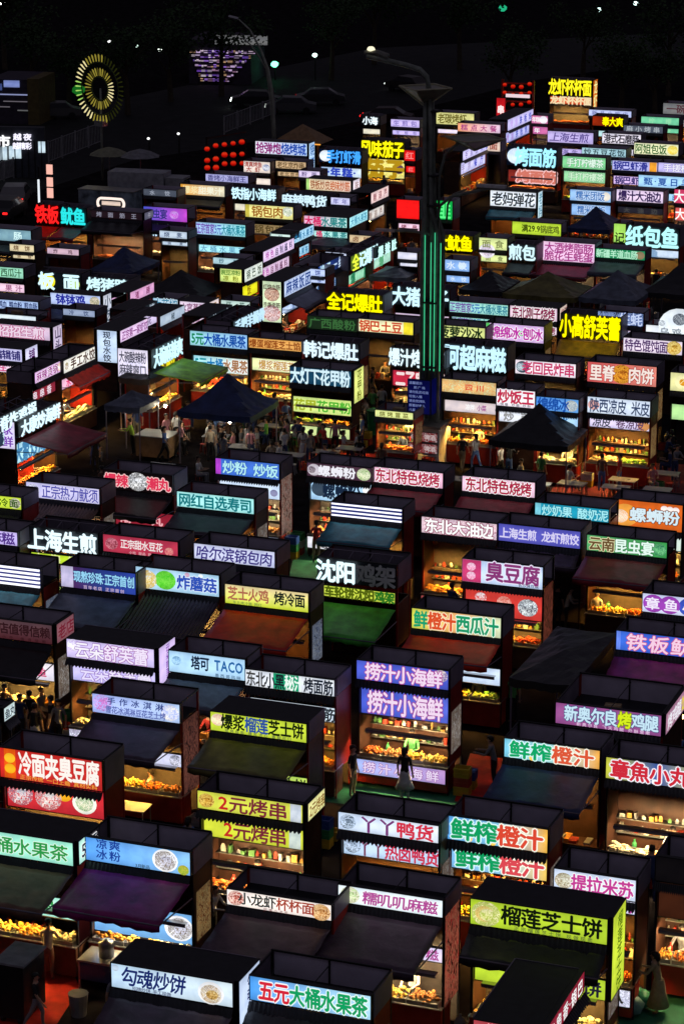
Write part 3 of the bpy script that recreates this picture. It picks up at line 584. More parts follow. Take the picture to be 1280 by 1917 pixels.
F(115,675,174,25,'f0ece0','手工水饺:503028','slanting cream handmade dumpling sign above a red awning',e=1,fh=.8,u=(.2,.98),bold=.032,p=[(.1,.26,.5,'cc9~a86~eee')],l=(42,20,'水饺:e83070|馄饨:d04080','f0b8d0'),a=('red',.9),k='w')
F(221,619,273,23,'e8c8ec','正宗第一家虾饺:8a4088','violet slanting sign joined to a white upright panel',e=1,c=1,u=(.05,.97),fh=.7,n=('现包水饺:283048','c8dcf4',60,1,1.1))
F(279,655,334,36,'','大碗麻辣爽:c8f4ff','lit white letters slanting above a yellow strip',e=1,led=1,fh=.95,u=(.03,1),bold=.05,n=('大碗酸辣粉:445\n麻辣爽口:556','e8e0f4',54,0,1.6),l=(38,12,'麻辣爽口:665010','e8d820'),a=('lime',2.6,0,.25),k='gy')
F(-15,603,96,25,'d8bcd4','招招生煎:f0d8ec/b84880','dusty pink sign with lozenge characters, white end panel',c=1,u=(.12,.9),fh=.84,bold=.03,s=('山头:546','c8b8d0',50,1),d=1.0)
F(-40,646,44,24,'c8c4ec','编辑铺:302c70','lilac sign with three indigo characters',u=(.35,.96),fh=.72,bold=.03,c=1,s=('铺:506','d8d4f0',30),l=(30,20,'生煎:d04080','ecd0e4'))
F(96,546,190,22,'b8c8f0','钵钵鸡:2830a0','powder blue sign above the slanting panel, indigo characters',u=(.12,.7),fh=.86,bold=.035,c=1,p=[(.9,.4,.5,'e8d8c0~886')],s=('小吃:456','c8ccd8',52,1),d=1.0,a=('navy',1.2))
F(166,517,244,24,'','烤猪蹄:c8ecf4','ice-blue lit letters beside the yellow oval',led=1,fh=1.0,u=(0,1),bold=.045,l=(38,20,'猪蹄:e070b0','e8b0dc'))
F(74,507,152,31,'182028','板 面:d0f4ff','two tall lit characters between yellow ovals',led=1,fh=1.0,u=(.02,1),bold=.045,p=[(-.06,.45,.45,'e8e020'),(1.04,.34,.4,'b8d060')])
F(-25,496,46,20,'98d8b8','西瓜汁:386848','pale green melon juice sign at the edge',u=(.4,.95),fh=.76,l=(34,16,'果汁:a06088','f0c8dc'),k='f')
F(-32,556,74,18,'a8c0e8','鸭血 鸭血粉 煎血肠:203068','small blue sausage sign with close navy characters',u=(.3,.98),fh=.72,l=(30,6,'','d8e8f0'))
F(288,556,335,23,'a8d0e8','大花椒:4888a8/e8f8ff','light blue sign with overlapping strokes, short',u=(.05,.98),fh=1.0,n=('椒:c8d8e0','70889c',22))
F(338,562,388,21,'e8d4e8','火宫蒸蛋:8a5078','pinkish steamed egg sign with a cream end',c=1,fh=.7,s=('蛋:a86','f0dcd8',26))
F(357,617,465,28,'9cd8e0>90c0f0','5元:108858|大桶:1850b0|水果茶:1850a8','aqua five yuan fruit tea sign over its twin',u=(.03,.97),fh=.8,bold=.032,l=(50,30,'5元:1898a8|大桶:2080c0|水果茶:a87850/fff','a8e8f0>e0e8d8'),k='ww')
F(467,630,566,20,'e8a858','爆蛋榴莲芝士馅:8a3c10','orange cheese filling sign',u=(.02,.98),fh=.74,l=(42,24,'爆浆榴莲芝士:c89830/fff','f0f4b0',{'u':(.14,.98)}),k='yw')
F(571,635,673,30,'','韩记爆肚:d4ecf8','pale lit letters on a dark board above orange wood',led=1,fh=1.0,u=(0,1),bold=.05,l=(46,16,'韩记爆肚:182010','d8e880'),k='w')
F(544,684,659,31,'103450>205068','大灯下花甲粉:d8f4ff','navy clam noodle sign with a tall yellow end',u=(.01,.98),fh=.96,bold=.034,s=('花甲粉:687010','e0e880',62,1),l=(60,30,'花甲:a8b828|花甲粉:58b838','d8ec88',{'fh':.7}),k='vg',z=3.7,cs=('','c8d890'))
F(672,595,775,24,'f4ecb8','锅巴土豆:d04828','cream potato crust sign with a yellow end',u=(.02,.8),fh=.86,bold=.03,deco=[(.82,.99,'f0dc30')])
F(576,589,670,25,'182818','广西酸粉:386838','black sign with dim green letters',u=(.04,.97),fh=.74)
F(731,649,834,32,'','爆汁烤冷面:d8f0f8','lit white letters crossing behind the lamp column',d=.6,led=1,fh=1.0,u=(0,1),bold=.05,l=(46,30,'二了串:f8e0e0|  :fff|烤:f8e0e0','c02840',{'u':(.06,.98)}),k='or')
F(835,641,949,46,'','阿超麻糍:c0ecff','large lit ice-blue letters above a grey ledge',led=1,fh=.98,u=(0,1),bold=.055)
F(817,606,909,24,'d8e088','菠萝沙冰:183018','yellow-green pineapple ice sign with black characters',fh=.9,bold=.03)
F(910,602,1019,32,'e0b8ec','绵绵冰·刨冰:c030a8/fff','lilac shaved ice sign with a green end',u=(.08,.98),fh=.7,bold=.032,deco=[(.01,.07,'58c860')],p=[(.62,.14,.5,'58c860')])
F(842,562,952,21,'98d8d0>a0e0d0','正宗首家:7040a0|5元:3060b8|大桶水果茶:308098','mint fruit tea sign with violet first characters',u=(.01,.99),fh=.84)
F(955,570,1044,25,'e8c8d8','东北刚子烧烤:8a2850/fff','rose barbecue sign with blocky characters under khaki sheets',fh=.9,bold=.032,c=1,s=('烧烤:955','d8c0b0',24))
F(1050,585,1163,42,'','小高舒芙蕾:fff000','huge yellow lit souffle letters over an amber board',led=1,fh=1.0,u=(0,1),bold=.06,a=('gold',1.2,0,.6))
F(1119,580,1205,24,'283868~90a8d8~182850','  生蚝:c8d8f8/4058a0','navy mottled oyster sign behind the yellow souffle letters',u=(.2,.98),fh=.95)
F(1167,630,1278,26,'ecdcec','特色馄饨面:503068','white wonton noodle sign with a golden dish end',u=(.03,.76),fh=.84,p=[(.89,.48,.5,'c89830~f0d880~906018')])
F(965,671,1079,27,'f8e8f0','老回民炸串:c83868','white fried skewer sign with raspberry characters',u=(.12,.98),fh=.86,bold=.026,p=[(.06,.4,.5,'384858'),(.06,.3,.5,'c8d8e0')])
F(1100,675,1230,38,'d85858>e88878','里脊  肉饼:f8e8e0/a83030','salmon red pork pie sign with a burger picture',u=(.04,.96),fh=.78,bold=.026,p=[(.5,.46,.5,'c07020~f0a838~803810'),(.5,.3,.5,'e8c020~c84818')])
F(1255,695,1340,35,'e8e4a0','煎蛋汉堡:786030','pale yellow sign with an egg picture at the edge',u=(.5,1),p=[(.3,.4,.5,'f8f0b0'),(.3,.2,.5,'d89020')],l=(64,30,'米粉:386820','b8e898'))
F(1100,740,1218,31,'d8e4f4','陕西凉皮 米皮:384868','white cold skin noodle sign over hanging clothes',u=(.05,.99),fh=.84,bold=.02,p=[(.02,.3,.5,'d8a098')],l=(42,21,'凉皮:283048| 卷凉皮:604068','dcd0ec',{'u':(.05,.9),'p':[(.95,.46,.4,'c88850')]}),k='wv',cs=None,w=None)
F(930,725,1003,33,'f8ecf4','炒饭王:c82850/fff','white fried rice sign beside the blue ice sign',u=(.04,.97),fh=.76,bold=.034,sub=('快餐 炒面 炒粉:556',.1,.9),l=(46,22,'炒面:999','e0e4ec'))
F(1004,740,1084,26,'5090e0>68a8e8','绵绵冰:1c50a8','sky blue ice sign above the black tent',u=(.04,.78),fh=.9,bold=.034,p=[(.9,.4,.5,'c8d0c8~8898a8')],l=(38,20,'绵冰:4080c0','a8d0f0'),k='w')
F(828,707,930,25,'e8cc80~e0a060~d8d8a0','四川:e04030','yellow picture sign of mixed dishes behind the lamp base',u=(.4,.8),fh=.5,l=(44,22,'凉拌:fff| 小菜:a04890','d8c8c8'),k='gww')
F(703,765,775,14,'d8e090','烧烤冒菜:787830','long low yellow strip beside the kiosk',z=2.9,u=(.1,.9),k='o')
F(570,410-8,651,19,'e8a8c8>a8e0d8','大桶:d82868|水果茶:288888','pink to mint fruit tea sign with slanting cyan end',c=1,u=(.02,.98),fh=.9,bold=.034,s=('大桶水果茶:4898b8','a8e8f0',20),d=3.2)
F(460,381,550,24,'f0e890','锅包肉:a06018','pale yellow crisp pork sign',u=(.14,.8),fh=.84,deco=[(.01,.09,'c8b848')],p=[(.9,.36,.6,'f8f8e8~98a888')],c=1,l=(38,18,'锅包肉:504020','907850'))
F(368,414,461,23,'a8c8f0>90e0e0','正宗首家:7040b0|5元:5060c0|大桶水果茶:1888a0','pale blue fruit tea sign with violet beginning',u=(.01,.99),fh=.82,l=(44,14,'大桶水果茶:68a8c8','a8e8f0'),k='wb')
F(270,385,352,25,'4858d0>c048c8','昆虫宴:283078','blue to magenta insect sign above lit letters',u=(.06,.55),fh=.7,p=[(.7,.3,.5,'c8a0e8~c048c8')],l=(30,26,'嫂子一绝:d8f4ff/80b8e0','202838',{'fh':1.0}),a=('black',1.2,0,.3),k='wg')
F(69,381,113,34,'500','铁板:ff2020','glowing red letters beside teal fish letters',led=1,fh=.95,u=(0,1),bold=.1,a=('red',2.0),d=1.0,k='o')
F(117,386,163,32,'','鱿鱼:28d8d8','glowing teal fish letters',led=1,fh=.95,u=(0,1),bold=.06,a=('maroon',2.0),d=1.0,k='r')
F(172,392,268,14,'302028','烤面筋王:889','dim low board under the oval neon frame',dim=.5,a=('black',1.6),k='o',s=('牛:99a','556'))
F(0-30,425,60,22,'98c8d8','烤肠:dff','dim cyan panel by the parked cars',dim=.7,a=('black',1.0),k='wg',z=3.6)
F(545,437,584,20,'a8d8f0','大桶水果茶:2878a8','cyan slanting upper fruit tea panel',e=1,c=1,n=('水果:60a8b8','c8e8e8',12),l=(37,18,'大桶水果茶:2878a8','a0d0e8'))
F(489,471,547,21,'e8ccf0','特色:b850b0|自制酱料:504868','lilac slanting sauce panel',e=1,c=1,l=(36,21,'特色:b850b0|自制酱料:784868','dcbcd8'))
F(454,504,488,25,'e0e8dc','锅巴饭:485848','grey-green slanting panel with yellow under it',e=1,c=1,n=('豌豆凉粉:4a8030\n凉粉:889020','c8e080>e8f080',25),l=(37,24,'饭:886010','e8e020'))
F(528,527,579,30,'c0d0f0','麻辣饭团:284890','periwinkle slanting panel joined to an upright menu',e=1,u=(.05,.97),fh=.8,bold=.026,n=('红烧血肠:483028\n \n \n手撕面筋:483028\n \n ','d8ecc0',76,0,1.1,[(.5,.17,.68,'8a3818~e8c8b0~602010'),(.5,.2,.18,'8a2818~f0e0e0~a84028')]),l=(54,14,'饭:4868a0','b8ccec'),c=1,a=('plum',1.3))
F(433,602,488,22,'','手把羊蝎骨:b8dcf0','ice-blue slanting letters behind the menu panel',e=1,led=1,fh=1.1,u=(0,1),bold=.05)
F(592,499,640,22,'2848a0>181c30','嫂子:c8f0ff|一绝:c8e0ff','blue slanting sign half lit',e=1,u=(.02,.98),fh=.95,bold=.03,l=(42,17,'嫂子一绝:3868a0','c8d8ec'))
F(653,480,698,26,'88a838','全:e0f040|记爆肚:c8f4ff','green and white slanting letters above a green board',e=1,led=1,fh=1.1,u=(0,1.1),bold=.05,l=(40,18,'爆肚:288058','98d8b0'))
F(700,463,737,20,'102028','爆辣肚:c0f0e8','short mint letters following the green and white ones',e=1,led=1,fh=1.0,u=(0,1),bold=.05,l=(26,20,'爆:58a878','a8d8c0'))
F(615,545,718,31,'','全记爆肚:fff000','yellow lit letters over the dim green sign',led=1,fh=1.0,u=(0,1),bold=.06)
F(736,534,842,34,'','大猪肘子:c8f0ff','white lit letters split by the lamp column',led=1,fh=1.0,u=(0,1),bold=.05)
F(691,361,724,21,'ecccc8','糖葫芦:a06068','rosy slanting panel over its double',e=1,c=1,l=(37,20,'糖葫芦:a08880','d8d0c8'))
F(743,372,786,35,'f01818','','plain red glowing panel between white strips',u=(0,1),dim=1.3,l=(46,13,'烤串:904058','f0c8dc'))
F(817,374,848,35,'10b048','韭:60ff90','small bright green panel past the lamp column',u=(.2,.9),fh=.9,dim=1.1)
F(817,437,886,28,'605800','大鱿鱼:fff000','yellow lit squid letters beside the column',led=1,fh=1.0,u=(0,1),bold=.06,l=(50,20,'鱿鱼:4888d0','90b8f0'),a=('gold',.5))
F(897,443,950,22,'d8e498','面食:889058','cream sign behind a white oval',p=[(.3,.6,-.1,'f0e8f0'),(.3,.45,-.1,'a888a8~e8e0f0')])
F(954,455,1004,29,'','煎包:c8e8f0','two pale lit dumpling characters',led=1,fh=.95,u=(0,1),bold=.045,a=('black',1.4))
F(1005,449,1114,36,'f4c8e8','大酒烤脂肠:a83888\n脆花生蚝蛋:a83888','two-line pink sausage sign with a green end',u=(.14,.97),fh=.86,deco=[(.01,.11,'98d888')],a=('maroon',1.8))
F(1115,463,1208,18,'208858','新疆羊道血肠:b8f0d0','small green lamb sign',fh=.84,u=(.02,.85),p=[(.93,.4,.5,'8a7858')],a=('slate',1.8))
F(959,413,1051,23,'b8d838','满:304008|29.9:304008|锅底鸡:607020','lime sign with the price 29.9',u=(.2,.96),fh=.62,bold=.03,c=0,sub=None)
F(918,355,1004,29,'e8eef4','老妈弹花:283038','white sign with four black brush characters',u=(.04,.98),fh=.84,slant=.1,c=1,s=('老妈:68a0b8','c8e0e8',48,1),d=1.0,a=('teal',1.0))
F(1149,417,1172,35,'a8e060','韦\n记:102010','narrow lime two-character sign',fh=.96,u=(.1,.9))
F(1173,421,1272,36,'','纸包鱼:b0f0f4','big ice-blue lit fish letters beside the lime sign',led=1,fh=1.05,u=(0,1),bold=.06,l=(44,14,'鱼:8ac','cde'))
F(1154,353,1242,22,'e8d0ec','爆汁大油边:382858','pinkish sign with dark plum characters',fh=.84,bold=.034,l=(34,12,'大油边:444','222028'))
F(1262,353,1340,26,'d84068','大油:fff','pink-red sign cut by the frame',fh=.9,u=(.0,.5),l=(36,24,'大油:fff','e0605c'),k='w')
F(1067,353,1144,21,'98c0ec','糯米团饭:4078c0/e8f4ff','powder blue sign with a swirl end, upper of two',u=(.15,.85),fh=.8,p=[(.93,.4,.5,'e8e0d0')],l=(29,21,'糯米团饭:4078c0/e8f4ff','90b8e8'))
F(1053,291,1134,22,'80d090','手打柠檬茶:e8fff0/388850','green lemon tea sign above its twin',u=(.1,.95),fh=.7,l=(28,21,'手打柠檬茶:d8f8d8/58a068','98d8a0'),k='f')
F(1146,299,1231,18,'b8b8ec','锅巴虾滑:202890','lavender shrimp sign with an orange end',u=(.03,.78),fh=.86,bold=.03,deco=[(.82,.98,'f0a030')],l=(30,16,'锅巴虾滑:302870','d8b8e8'))
F(1232,303,1330,18,'c0b8ec','手搓榨汁机:f0f0ff/8070c0','lavender sign with white characters at the edge',u=(.1,.95),fh=.8)
F(1195,326,1330,22,'a8d8f8','甄·夏日羊肉:2858a8','pale cyan lamb sign with blue characters',fh=.64,u=(.06,.9))
F(949,273,1042,34,'101c30','烤面筋:a0e8ff','icy lit gluten letters with a white oval',led=1,fh=.98,u=(.18,1),bold=.055,p=[(.08,.42,.5,'d8e8f8')],l=(44,22,'烤面筋:d87868/fcc','802820'),k='o')
F(1025,244,1111,21,'c0b0e4','上海生煎:584890','lavender sign with thin handwritten violet characters',u=(.06,.9),fh=.76,slant=.15,bold=.015)
F(1089,275,1172,15,'a0c8d0','炒五豆花饭:304850','small grey-teal sign',fh=.8,u=(.04,.98))
F(1127,248,1200,19,'e4dce8','港式石磨肠:302c38','white sign with upright black characters, far side',fh=.86,bold=.03)
F(1187,266,1270,21,'f0f0c0','阿姐包饭:306830','cream sign with green characters and a yellow shell',u=(.03,.74),fh=.84,p=[(.88,.4,.5,'e8c820~f0e890')])
F(1200,217,1271,14,'70c898','柠檬:98e0b0','faded green blank sign')
F(1241,192,1310,20,'a8a8a8','一碗粉:553038','greyish sign beyond the others at the edge',dim=.5,u=(.1,.9),fh=.8)
F(1167,233,1241,13,'687080','麻小烤串:a8b0b8','dim grey small sign',dim=.6,fh=.8)
F(1109,216,1167,18,'e04018>181010','  :fff|奉大爽:fff000','red and yellow bright little sign',led=1,fh=.9,u=(.1,1),bold=.05)
F(1102,204,1182,12,'c0c8f0','新品小吃店:8088c0','pale lilac strip under a white awning',fh=.7)
F(1028,147,1108,27,'180c04','龙虾杯杯面:fff020','yellow lit crayfish letters, highest stall of all',led=1,fh=1.05,u=(0,1),bold=.055,s=('龙虾:fff8a0','c86018',52,1),l=(32,14,'龙虾杯杯面:f8e0b0','d84c18'),k='o',z=4.6)
F(1147,247-8,1152,6,'fff','','tiny white panel',noval=1,k=None) if 0 else None
F(947,224,995,21,'c8c0f0','烤鱼:c8a8f0|铁板烧:3848c0','lilac and blue slanting panel by the red tower',e=1,c=1,l=(27,20,'烤鱼:a888d0|铁板烧:4858c0','b8b8ec'))
F(995,215,1026,15,'d878a8','年糕:fff','small pink sign with a white circle',p=[(.75,.45,.5,'f0e8f0')],u=(.05,.5),l=(22,14,'年:fff','c868a0'))
F(863,283,913,18,'d0c8f4','手抓饼:8878b8|大餐:4858c0','paired violet slanting panels behind the diamond lamp',e=1,c=1,u=(.03,.97),l=(25,22,'手抓:a898c0|餐厅:4048c8','ccc8f0'))
F(817,209,888,22,'d8d488','老碳烤虾:686020','straw yellow sign near the lamp head',fh=.8,u=(.04,.8),l=(32,8,'','e8d8ec'))
F(857,229,937,16,'f0a070>e8c8e0','糕点大餐:b04888','orange to pink sign under the straw yellow one',fh=.7)
F(912,262,937,20,'d8c0b0','面:a04030','tiny beige panel',sm=1)
F(732,222,786,14,'c8b8f0','生煎包:8878c0','violet strip beside red tail lights',fh=.7)
F(677,216,712,16,'','小海:e8f8ff','small white lit emblem left of the lamp',led=1,fh=.9,u=(.1,.9),bold=.06)
F(677,261,758,29,'484400','风味茄子:fff010','yellow lit aubergine letters over a yellow board',led=1,fh=1.0,u=(0,1),bold=.06,l=(35,34,'茄子:b89018','f0e048~f8f0a0~e8d840',{'p':[(.85,.25,.5,'604058')]}),k='yw')
F(757,280,778,20,'e01818','红:f88','little red glowing panel by the aubergine letters',dim=1.2)
F(598,278,677,24,'102048','手打虾滑:40a0ff','navy sign with electric blue shrimp letters',led=1,fh=.95,u=(.2,1),bold=.05,p=[(.1,.42,.5,'e8f0f8')],l=(34,18,'·年糕·:3048c0','a8c8f0>d8e8f0',{'u':(.15,.85)}),k='w')
F(479,263,576,23,'f0e8f4>b0d0f8','抢弹炮:902878|烧烤城:2850b0','white to blue barbecue sign with a tall end panel',u=(.02,.98),fh=.86,bold=.03,c=1,s=('烧烤:3868a8','b8d8f8',50,1),d=1.1)
F(457,300,507,21,'e8d8cc','清真烤鱼:a84038\n大虾:a84038','beige sign with a blue ring, two lines',fh=.8,u=(.04,.7),p=[(.88,.3,.5,'5868a0~eee')])
F(517,300,574,14,'c8a880','老北京炸串:604828','tan strip beneath the barbecue sign',fh=.8)
F(386,324,466,14,'a8a8d8','香烤小海鲜王:505088','violet-grey thin sign',fh=.76)
F(339,343,422,20,'e8a030>e0d8b8','爆浆:f8e8b0|甜果汁:f8f8e0','orange to cream sign',fh=.7,a=('black',.9),n=('汁:cef','a8c8e8',30))
F(436,349,519,21,'','铁指小海鲜:c8f0ff','white lit fresh seafood letters, far middle',led=1,fh=1.0,u=(0,1),bold=.05)
F(530,361,614,21,'','麻辣鸭货:c8e4f4','white lit duck letters, far middle',led=1,fh=1.0,u=(0,1),bold=.05,k=None)
F(620,368,656,14,'c8c8ec','年年:7070b0','tiny lavender sign past the duck letters')
F(574,333,658,21,'e8d8a8>e8c8b8','铁板炒皮:a05838|绝味炒筋:c86840','cream and peach sign with a green beginning',u=(.1,.97),fh=.8,deco=[(.01,.07,'a8d878')],c=1,s=('味:a88','e8dce4',22))
F(508,436,545,12,'d0e8e0','米:577','thin pale green strip under cyan panel',sm=1)
F(832,484,880,21,'88b0e8','水饺:e0f0ff','small blue sign past the lamp column, over a lit counter',k='o',p=[(.7,.3,.5,'c8e0ff')])
F(488,338,530,4,'fff','','x') if 0 else None
F(1209,606,1330,22,'e8ecf0','乌鸡煎饭:88909c','white sign with a round-topped plate above it',u=(.2,.95),fh=.7,p=[(.52,1.5,1.0,'e8f0f4'),(.52,.5,1.6,'384050'),(.25,.25,1.2,'a8b0b8'),(.8,.25,1.2,'a8b0b8')])
F(600,236,0,0,'','','x') if 0 else None
F(250,600,300,22,'d8c8e8','花:604878','dull lilac slanting panel among dark tents',e=1,c=1)
F(296,592,342,20,'a8b8c8','椒:405060','grey slanting panel with the light blue sign',e=1,c=1)
F(430,660-25,470,3,'','','x') if 0 else None
F(240,575-28,285,20,'d8a0c8','猪蹄:802860','mauve slanting panel behind the white end panel',e=1,c=1)
F(250,581,291,22,'303840','串烤:b8c8d8','dim slanting panel with grey letters, left middle',e=1,c=1,fh=.9,bold=.035,dim=.6)
F(386,592,431,25,'283038','炸鸡:a8b8c8','dim slanting panel with grey letters under the lime sign',e=1,c=1,fh=.9,bold=.035,dim=.6)
F(-10,585,70,10,'d8e4e8','','thin pale strip over the dusty pink stall')
F(560,318,600,13,'d8c8e8','粉面:706090','tiny lilac sign before the navy shrimp stall')
F(270,352,332,13,'606878','水饺:a0a8b8','dim grey sign behind the neon oval',dim=.6)
F(655,438,700,15,'d0b890','卤味:805030','small tan sign above the green and white letters')
F(300,430,352,14,'b8c8d8','烧麦:506080','small grey-blue sign under the insect sign')
F(400,480,460,13,'a8c8d0','炒粉:407080','small teal-grey sign above the grey-green panel')
F(610,470,650,14,'c8d0e8','卷饼:6070a0','small pale sign behind the half lit panel')
F(120,590-14,180,13,'a8b8d8','冷饮:405078','small blue-grey sign behind the slanting panels',dim=.8)
F(20,455,66,14,'d8c8a0','烧饼:705030','small tan sign under the dim cyan panel')
F(90,462,150,12,'c8a8b8','炸鸡:604050','thin rose sign under the teal fish letters')
F(415,560,470,14,'b8d0c8','豆花:406858','small grey-mint sign under the yellow slanting panel')
F(745,470,782,14,'d8d8e8','','small white sign beside the lamp column strips')
F(560,500,610,14,'b8c8f0','煎饼:4858a0','small periwinkle sign below the half lit panel')
# ================================================================ tents and free-standing awnings
def canopy(px0, py0, px1, py1, zc, H, col, look, deep=None, posts=True):
    """a four-post tent; px0,py0 / px1,py1: its front-left and front-right eave corners"""
    A = at(px0, py0, zc); W = max(1.5, along(A, Vector((1, 0, 0)), px1)); D = deep or W
    r = empty('canopy_tent', (A.x, A.y, 0)); tag(r, look, 'tent', 'canopy tents over the seating and stalls')
    n = 10; v = []; f = []
    for j in range(n + 1):
        for i in range(n + 1):
            u, w = i / n, j / n; a = 1 - max(abs(2 * u - 1), abs(2 * w - 1))
            rid = min(abs(abs(2 * u - 1) - abs(2 * w - 1)), .35)
            v.append((W * u, D * w, zc + H * (a ** 1.35) - .12 * rid * (1 - a) * 3 * .4 + .015 * math.sin(i * 5 + j * 3)))
    for j in range(n):
        for i in range(n): q = j * (n + 1) + i; f.append((q, q + 1, q + n + 2, q + n + 1))
    rim = [i for i in range(n + 1)] + [i * (n + 1) + n for i in range(1, n + 1)] + [n * (n + 1) + i for i in range(n - 1, -1, -1)] + [i * (n + 1) for i in range(n - 1, 0, -1)]
    b0 = len(v)
    for t, i in enumerate(rim): x, y, z = v[i]; v.append((x, y, z - .25 - (.05 if t % 2 else 0)))
    for t in range(len(rim)): u = (t + 1) % len(rim); f.append((rim[t], b0 + t, b0 + u, rim[u]))
    o = ob('canopy', mesh('canopy', v, f, awn_mat(col), smooth=False), r); m = o.modifiers.new('thickness', 'SOLIDIFY'); m.thickness = .012
    if posts:
        for x in (.04, W - .09):
            for y in (.04, D - .09): box('post', M_boxd, r, x, x + .05, y, y + .05, 0, zc + .0)
    return r
canopy(332, 768, 468, 786, 2.5, 1.5, 'navy', 'navy blue peaked tent over crowded tables', 3.4)
canopy(914, 822, 1062, 838, 2.5, 1.4, 'black', 'black peaked tent with folded sides before the white fried rice sign', 3.2)
canopy(952, 1268, 1070, 1288, 3.0, .15, 'black', 'flat black sheet canopy behind the open magenta roof', 5.5)
canopy(1060, 425, 1140, 432, 2.7, 1.1, 'navy', 'navy tent peaking under the powder blue signs', 3.5)
canopy(940, 548, 1075, 560, 2.6, 1.0, 'khaki', 'khaki tent glowing dull green beyond the lilac ice sign', 3.6)
canopy(858, 540, 938, 548, 2.6, .8, 'black', 'black low tent beside the khaki tent', 3.5)
canopy(1082, 555, 1190, 566, 2.7, 1.2, 'slate', 'slate tent with shiny folds behind the yellow souffle letters', 4.2)
canopy(1200, 545, 1310, 555, 2.7, 1.3, 'black', 'black tent below the big lit fish letters', 4.5)
canopy(165, 505, 245, 512, 2.6, 1.1, 'navy', 'dark navy tent above the ice-blue pork knuckle letters', 4)
canopy(255, 548, 375, 560, 2.4, 1.1, 'black', 'wide black tent behind the pinkish steamed egg sign', 3.6)
canopy(-10, 498, 60, 504, 2.5, 1.0, 'black', 'black tent touching the melon juice sign', 3.5)
canopy(195, 757, 262, 768, 2.6, .5, 'slate', 'slate blue ribbed canopy over the bright fried food counter', 2.2)
canopy(222, 705, 280, 712, 2.7, .7, 'black', 'small black tent behind the slate ribbed canopy', 2.5)
canopy(560, 455, 640, 462, 2.6, .2, 'slate', 'flat grey awning sheet between slanting panels', 2.8)
canopy(690, 515, 760, 522, 2.8, .3, 'slate', 'flat grey sheet behind the yellow lit tripe letters', 3)

# ================================================================ central lamp column
def zat(P, py): 
    v = P - Vector((0, 0, CAMH)); g = v.dot(Vector((-math.sin(HEAD), math.cos(HEAD), 0)))
    return CAMH - g * math.tan(PITCH + math.atan((py - 958.5) / FPX))
M_pole = surf('painted_lamp_column', (.2, .22, .19), .4, .1, var=.3)
PC = at(806, 866, 0.0)
lc_ = empty('lamp_column', PC); tag(lc_, 'tall cluster of lamp tubes with green light strips above the blue notice', 'street lamp')
zb = zat(PC, 780); zg0 = zat(PC, 690); zg1 = zat(PC, 440); zt_ = zat(PC, 185)
for i, (a, b) in enumerate([(-.36, -.3), (.36, -.3), (-.36, .3), (.36, .3)]):
    m = MB(); m.tube([(a, b, 0), (a, b, zg1), (a * .42 - .16, b * .7, zg1 + 1.2), (a * .36 - .24, b * .6, zt_ - 1.5), (a * .3 - .26, b * .5, zt_ + [0, 0, .8, .4][i])], .13, 10, r1=.09)
    ob('tube', m.mesh('tube', M_pole, True), lc_)
m = MB(); m.tube([(0, 0, 0), (-.02, 0, zg1), (-.26, 0, zt_ - .5)], .16, 10, r1=.08); ob('core_tube', m.mesh('core_tube', M_pole, True), lc_)
for a, b in [(-.22, -.42), (.24, -.42), (.5, -.36), (.02, -.3)]:
    box('light_strip', glow('48e0a0', 1.0, True), lc_, a - .013, a + .013, b - .03, b, zg0, zg1 + rng.uniform(-.6, .4))
for z, q_ in ((zg0 + .1, 1.12), ((zg0 + zg1) / 2, 1.1), (zg1 + 1.3, .72), (zat(PC, 330), .62), (zat(PC, 210), .55)):
    m = MB(); m.lathe([(.46 * q_, 0), (.5 * q_, .04), (.46 * q_, .1)], 12, (0, 0, z)); ob('collar', m.mesh('collar', M_black), lc_)
def pxo(px, py): # offset along X (metres) and height for a pixel beside the column
    x = (px - 806) * hm(PC) / math.cos(HEAD); return x, zat(PC + Vector((x, 0, 0)), py)
def arm(pts, r=.09, y=0):
    m = MB(); m.tube([(pxo(a, b)[0], y, pxo(a, b)[1]) for a, b in pts], r, 8); ob('arm', m.mesh('arm', M_pole, True), lc_)
arm([(795, 260), (796, 165), (792, 143), (780, 130), (755, 122), (715, 112), (685, 105)], .12)
arm([(800, 440), (795, 437), (770, 433), (722, 431)], .06)
arm([(812, 690), (812, 420), (818, 385), (838, 368), (870, 360), (920, 350)], .07)
arm([(815, 430), (816, 330), (826, 290), (850, 268), (885, 262)], .07)
arm([(826, 420), (828, 385), (838, 366), (862, 356)], .05, .3)
x, z = pxo(700, 103); m = MB(); m.tube([(x + .6, 0, z - .06), (x + .1, 0, z + .12), (x - .5, 0, z + .1)], .16, 8, r1=.08); hd = ob('lamp_head', m.mesh('lamp_head', surf('cast_grey', (.2, .2, .17), .4)), lc_)
m = MB(); m.blob((x - .2, 0, z + .26), .2, .6); ob('lamp_glass', m.mesh('lamp_glass', glow('f4ecc8', 1.3, True)), hd)
x, z = pxo(919, 349); box('lamp_head', M_white, lc_, x - .9, x + .4, -.15, .15, z - .06, z + .06)
x, z = pxo(722, 431); box('lamp_head', M_white, lc_, x - .5, x + .4, -.12, .12, z - .05, z + .05)
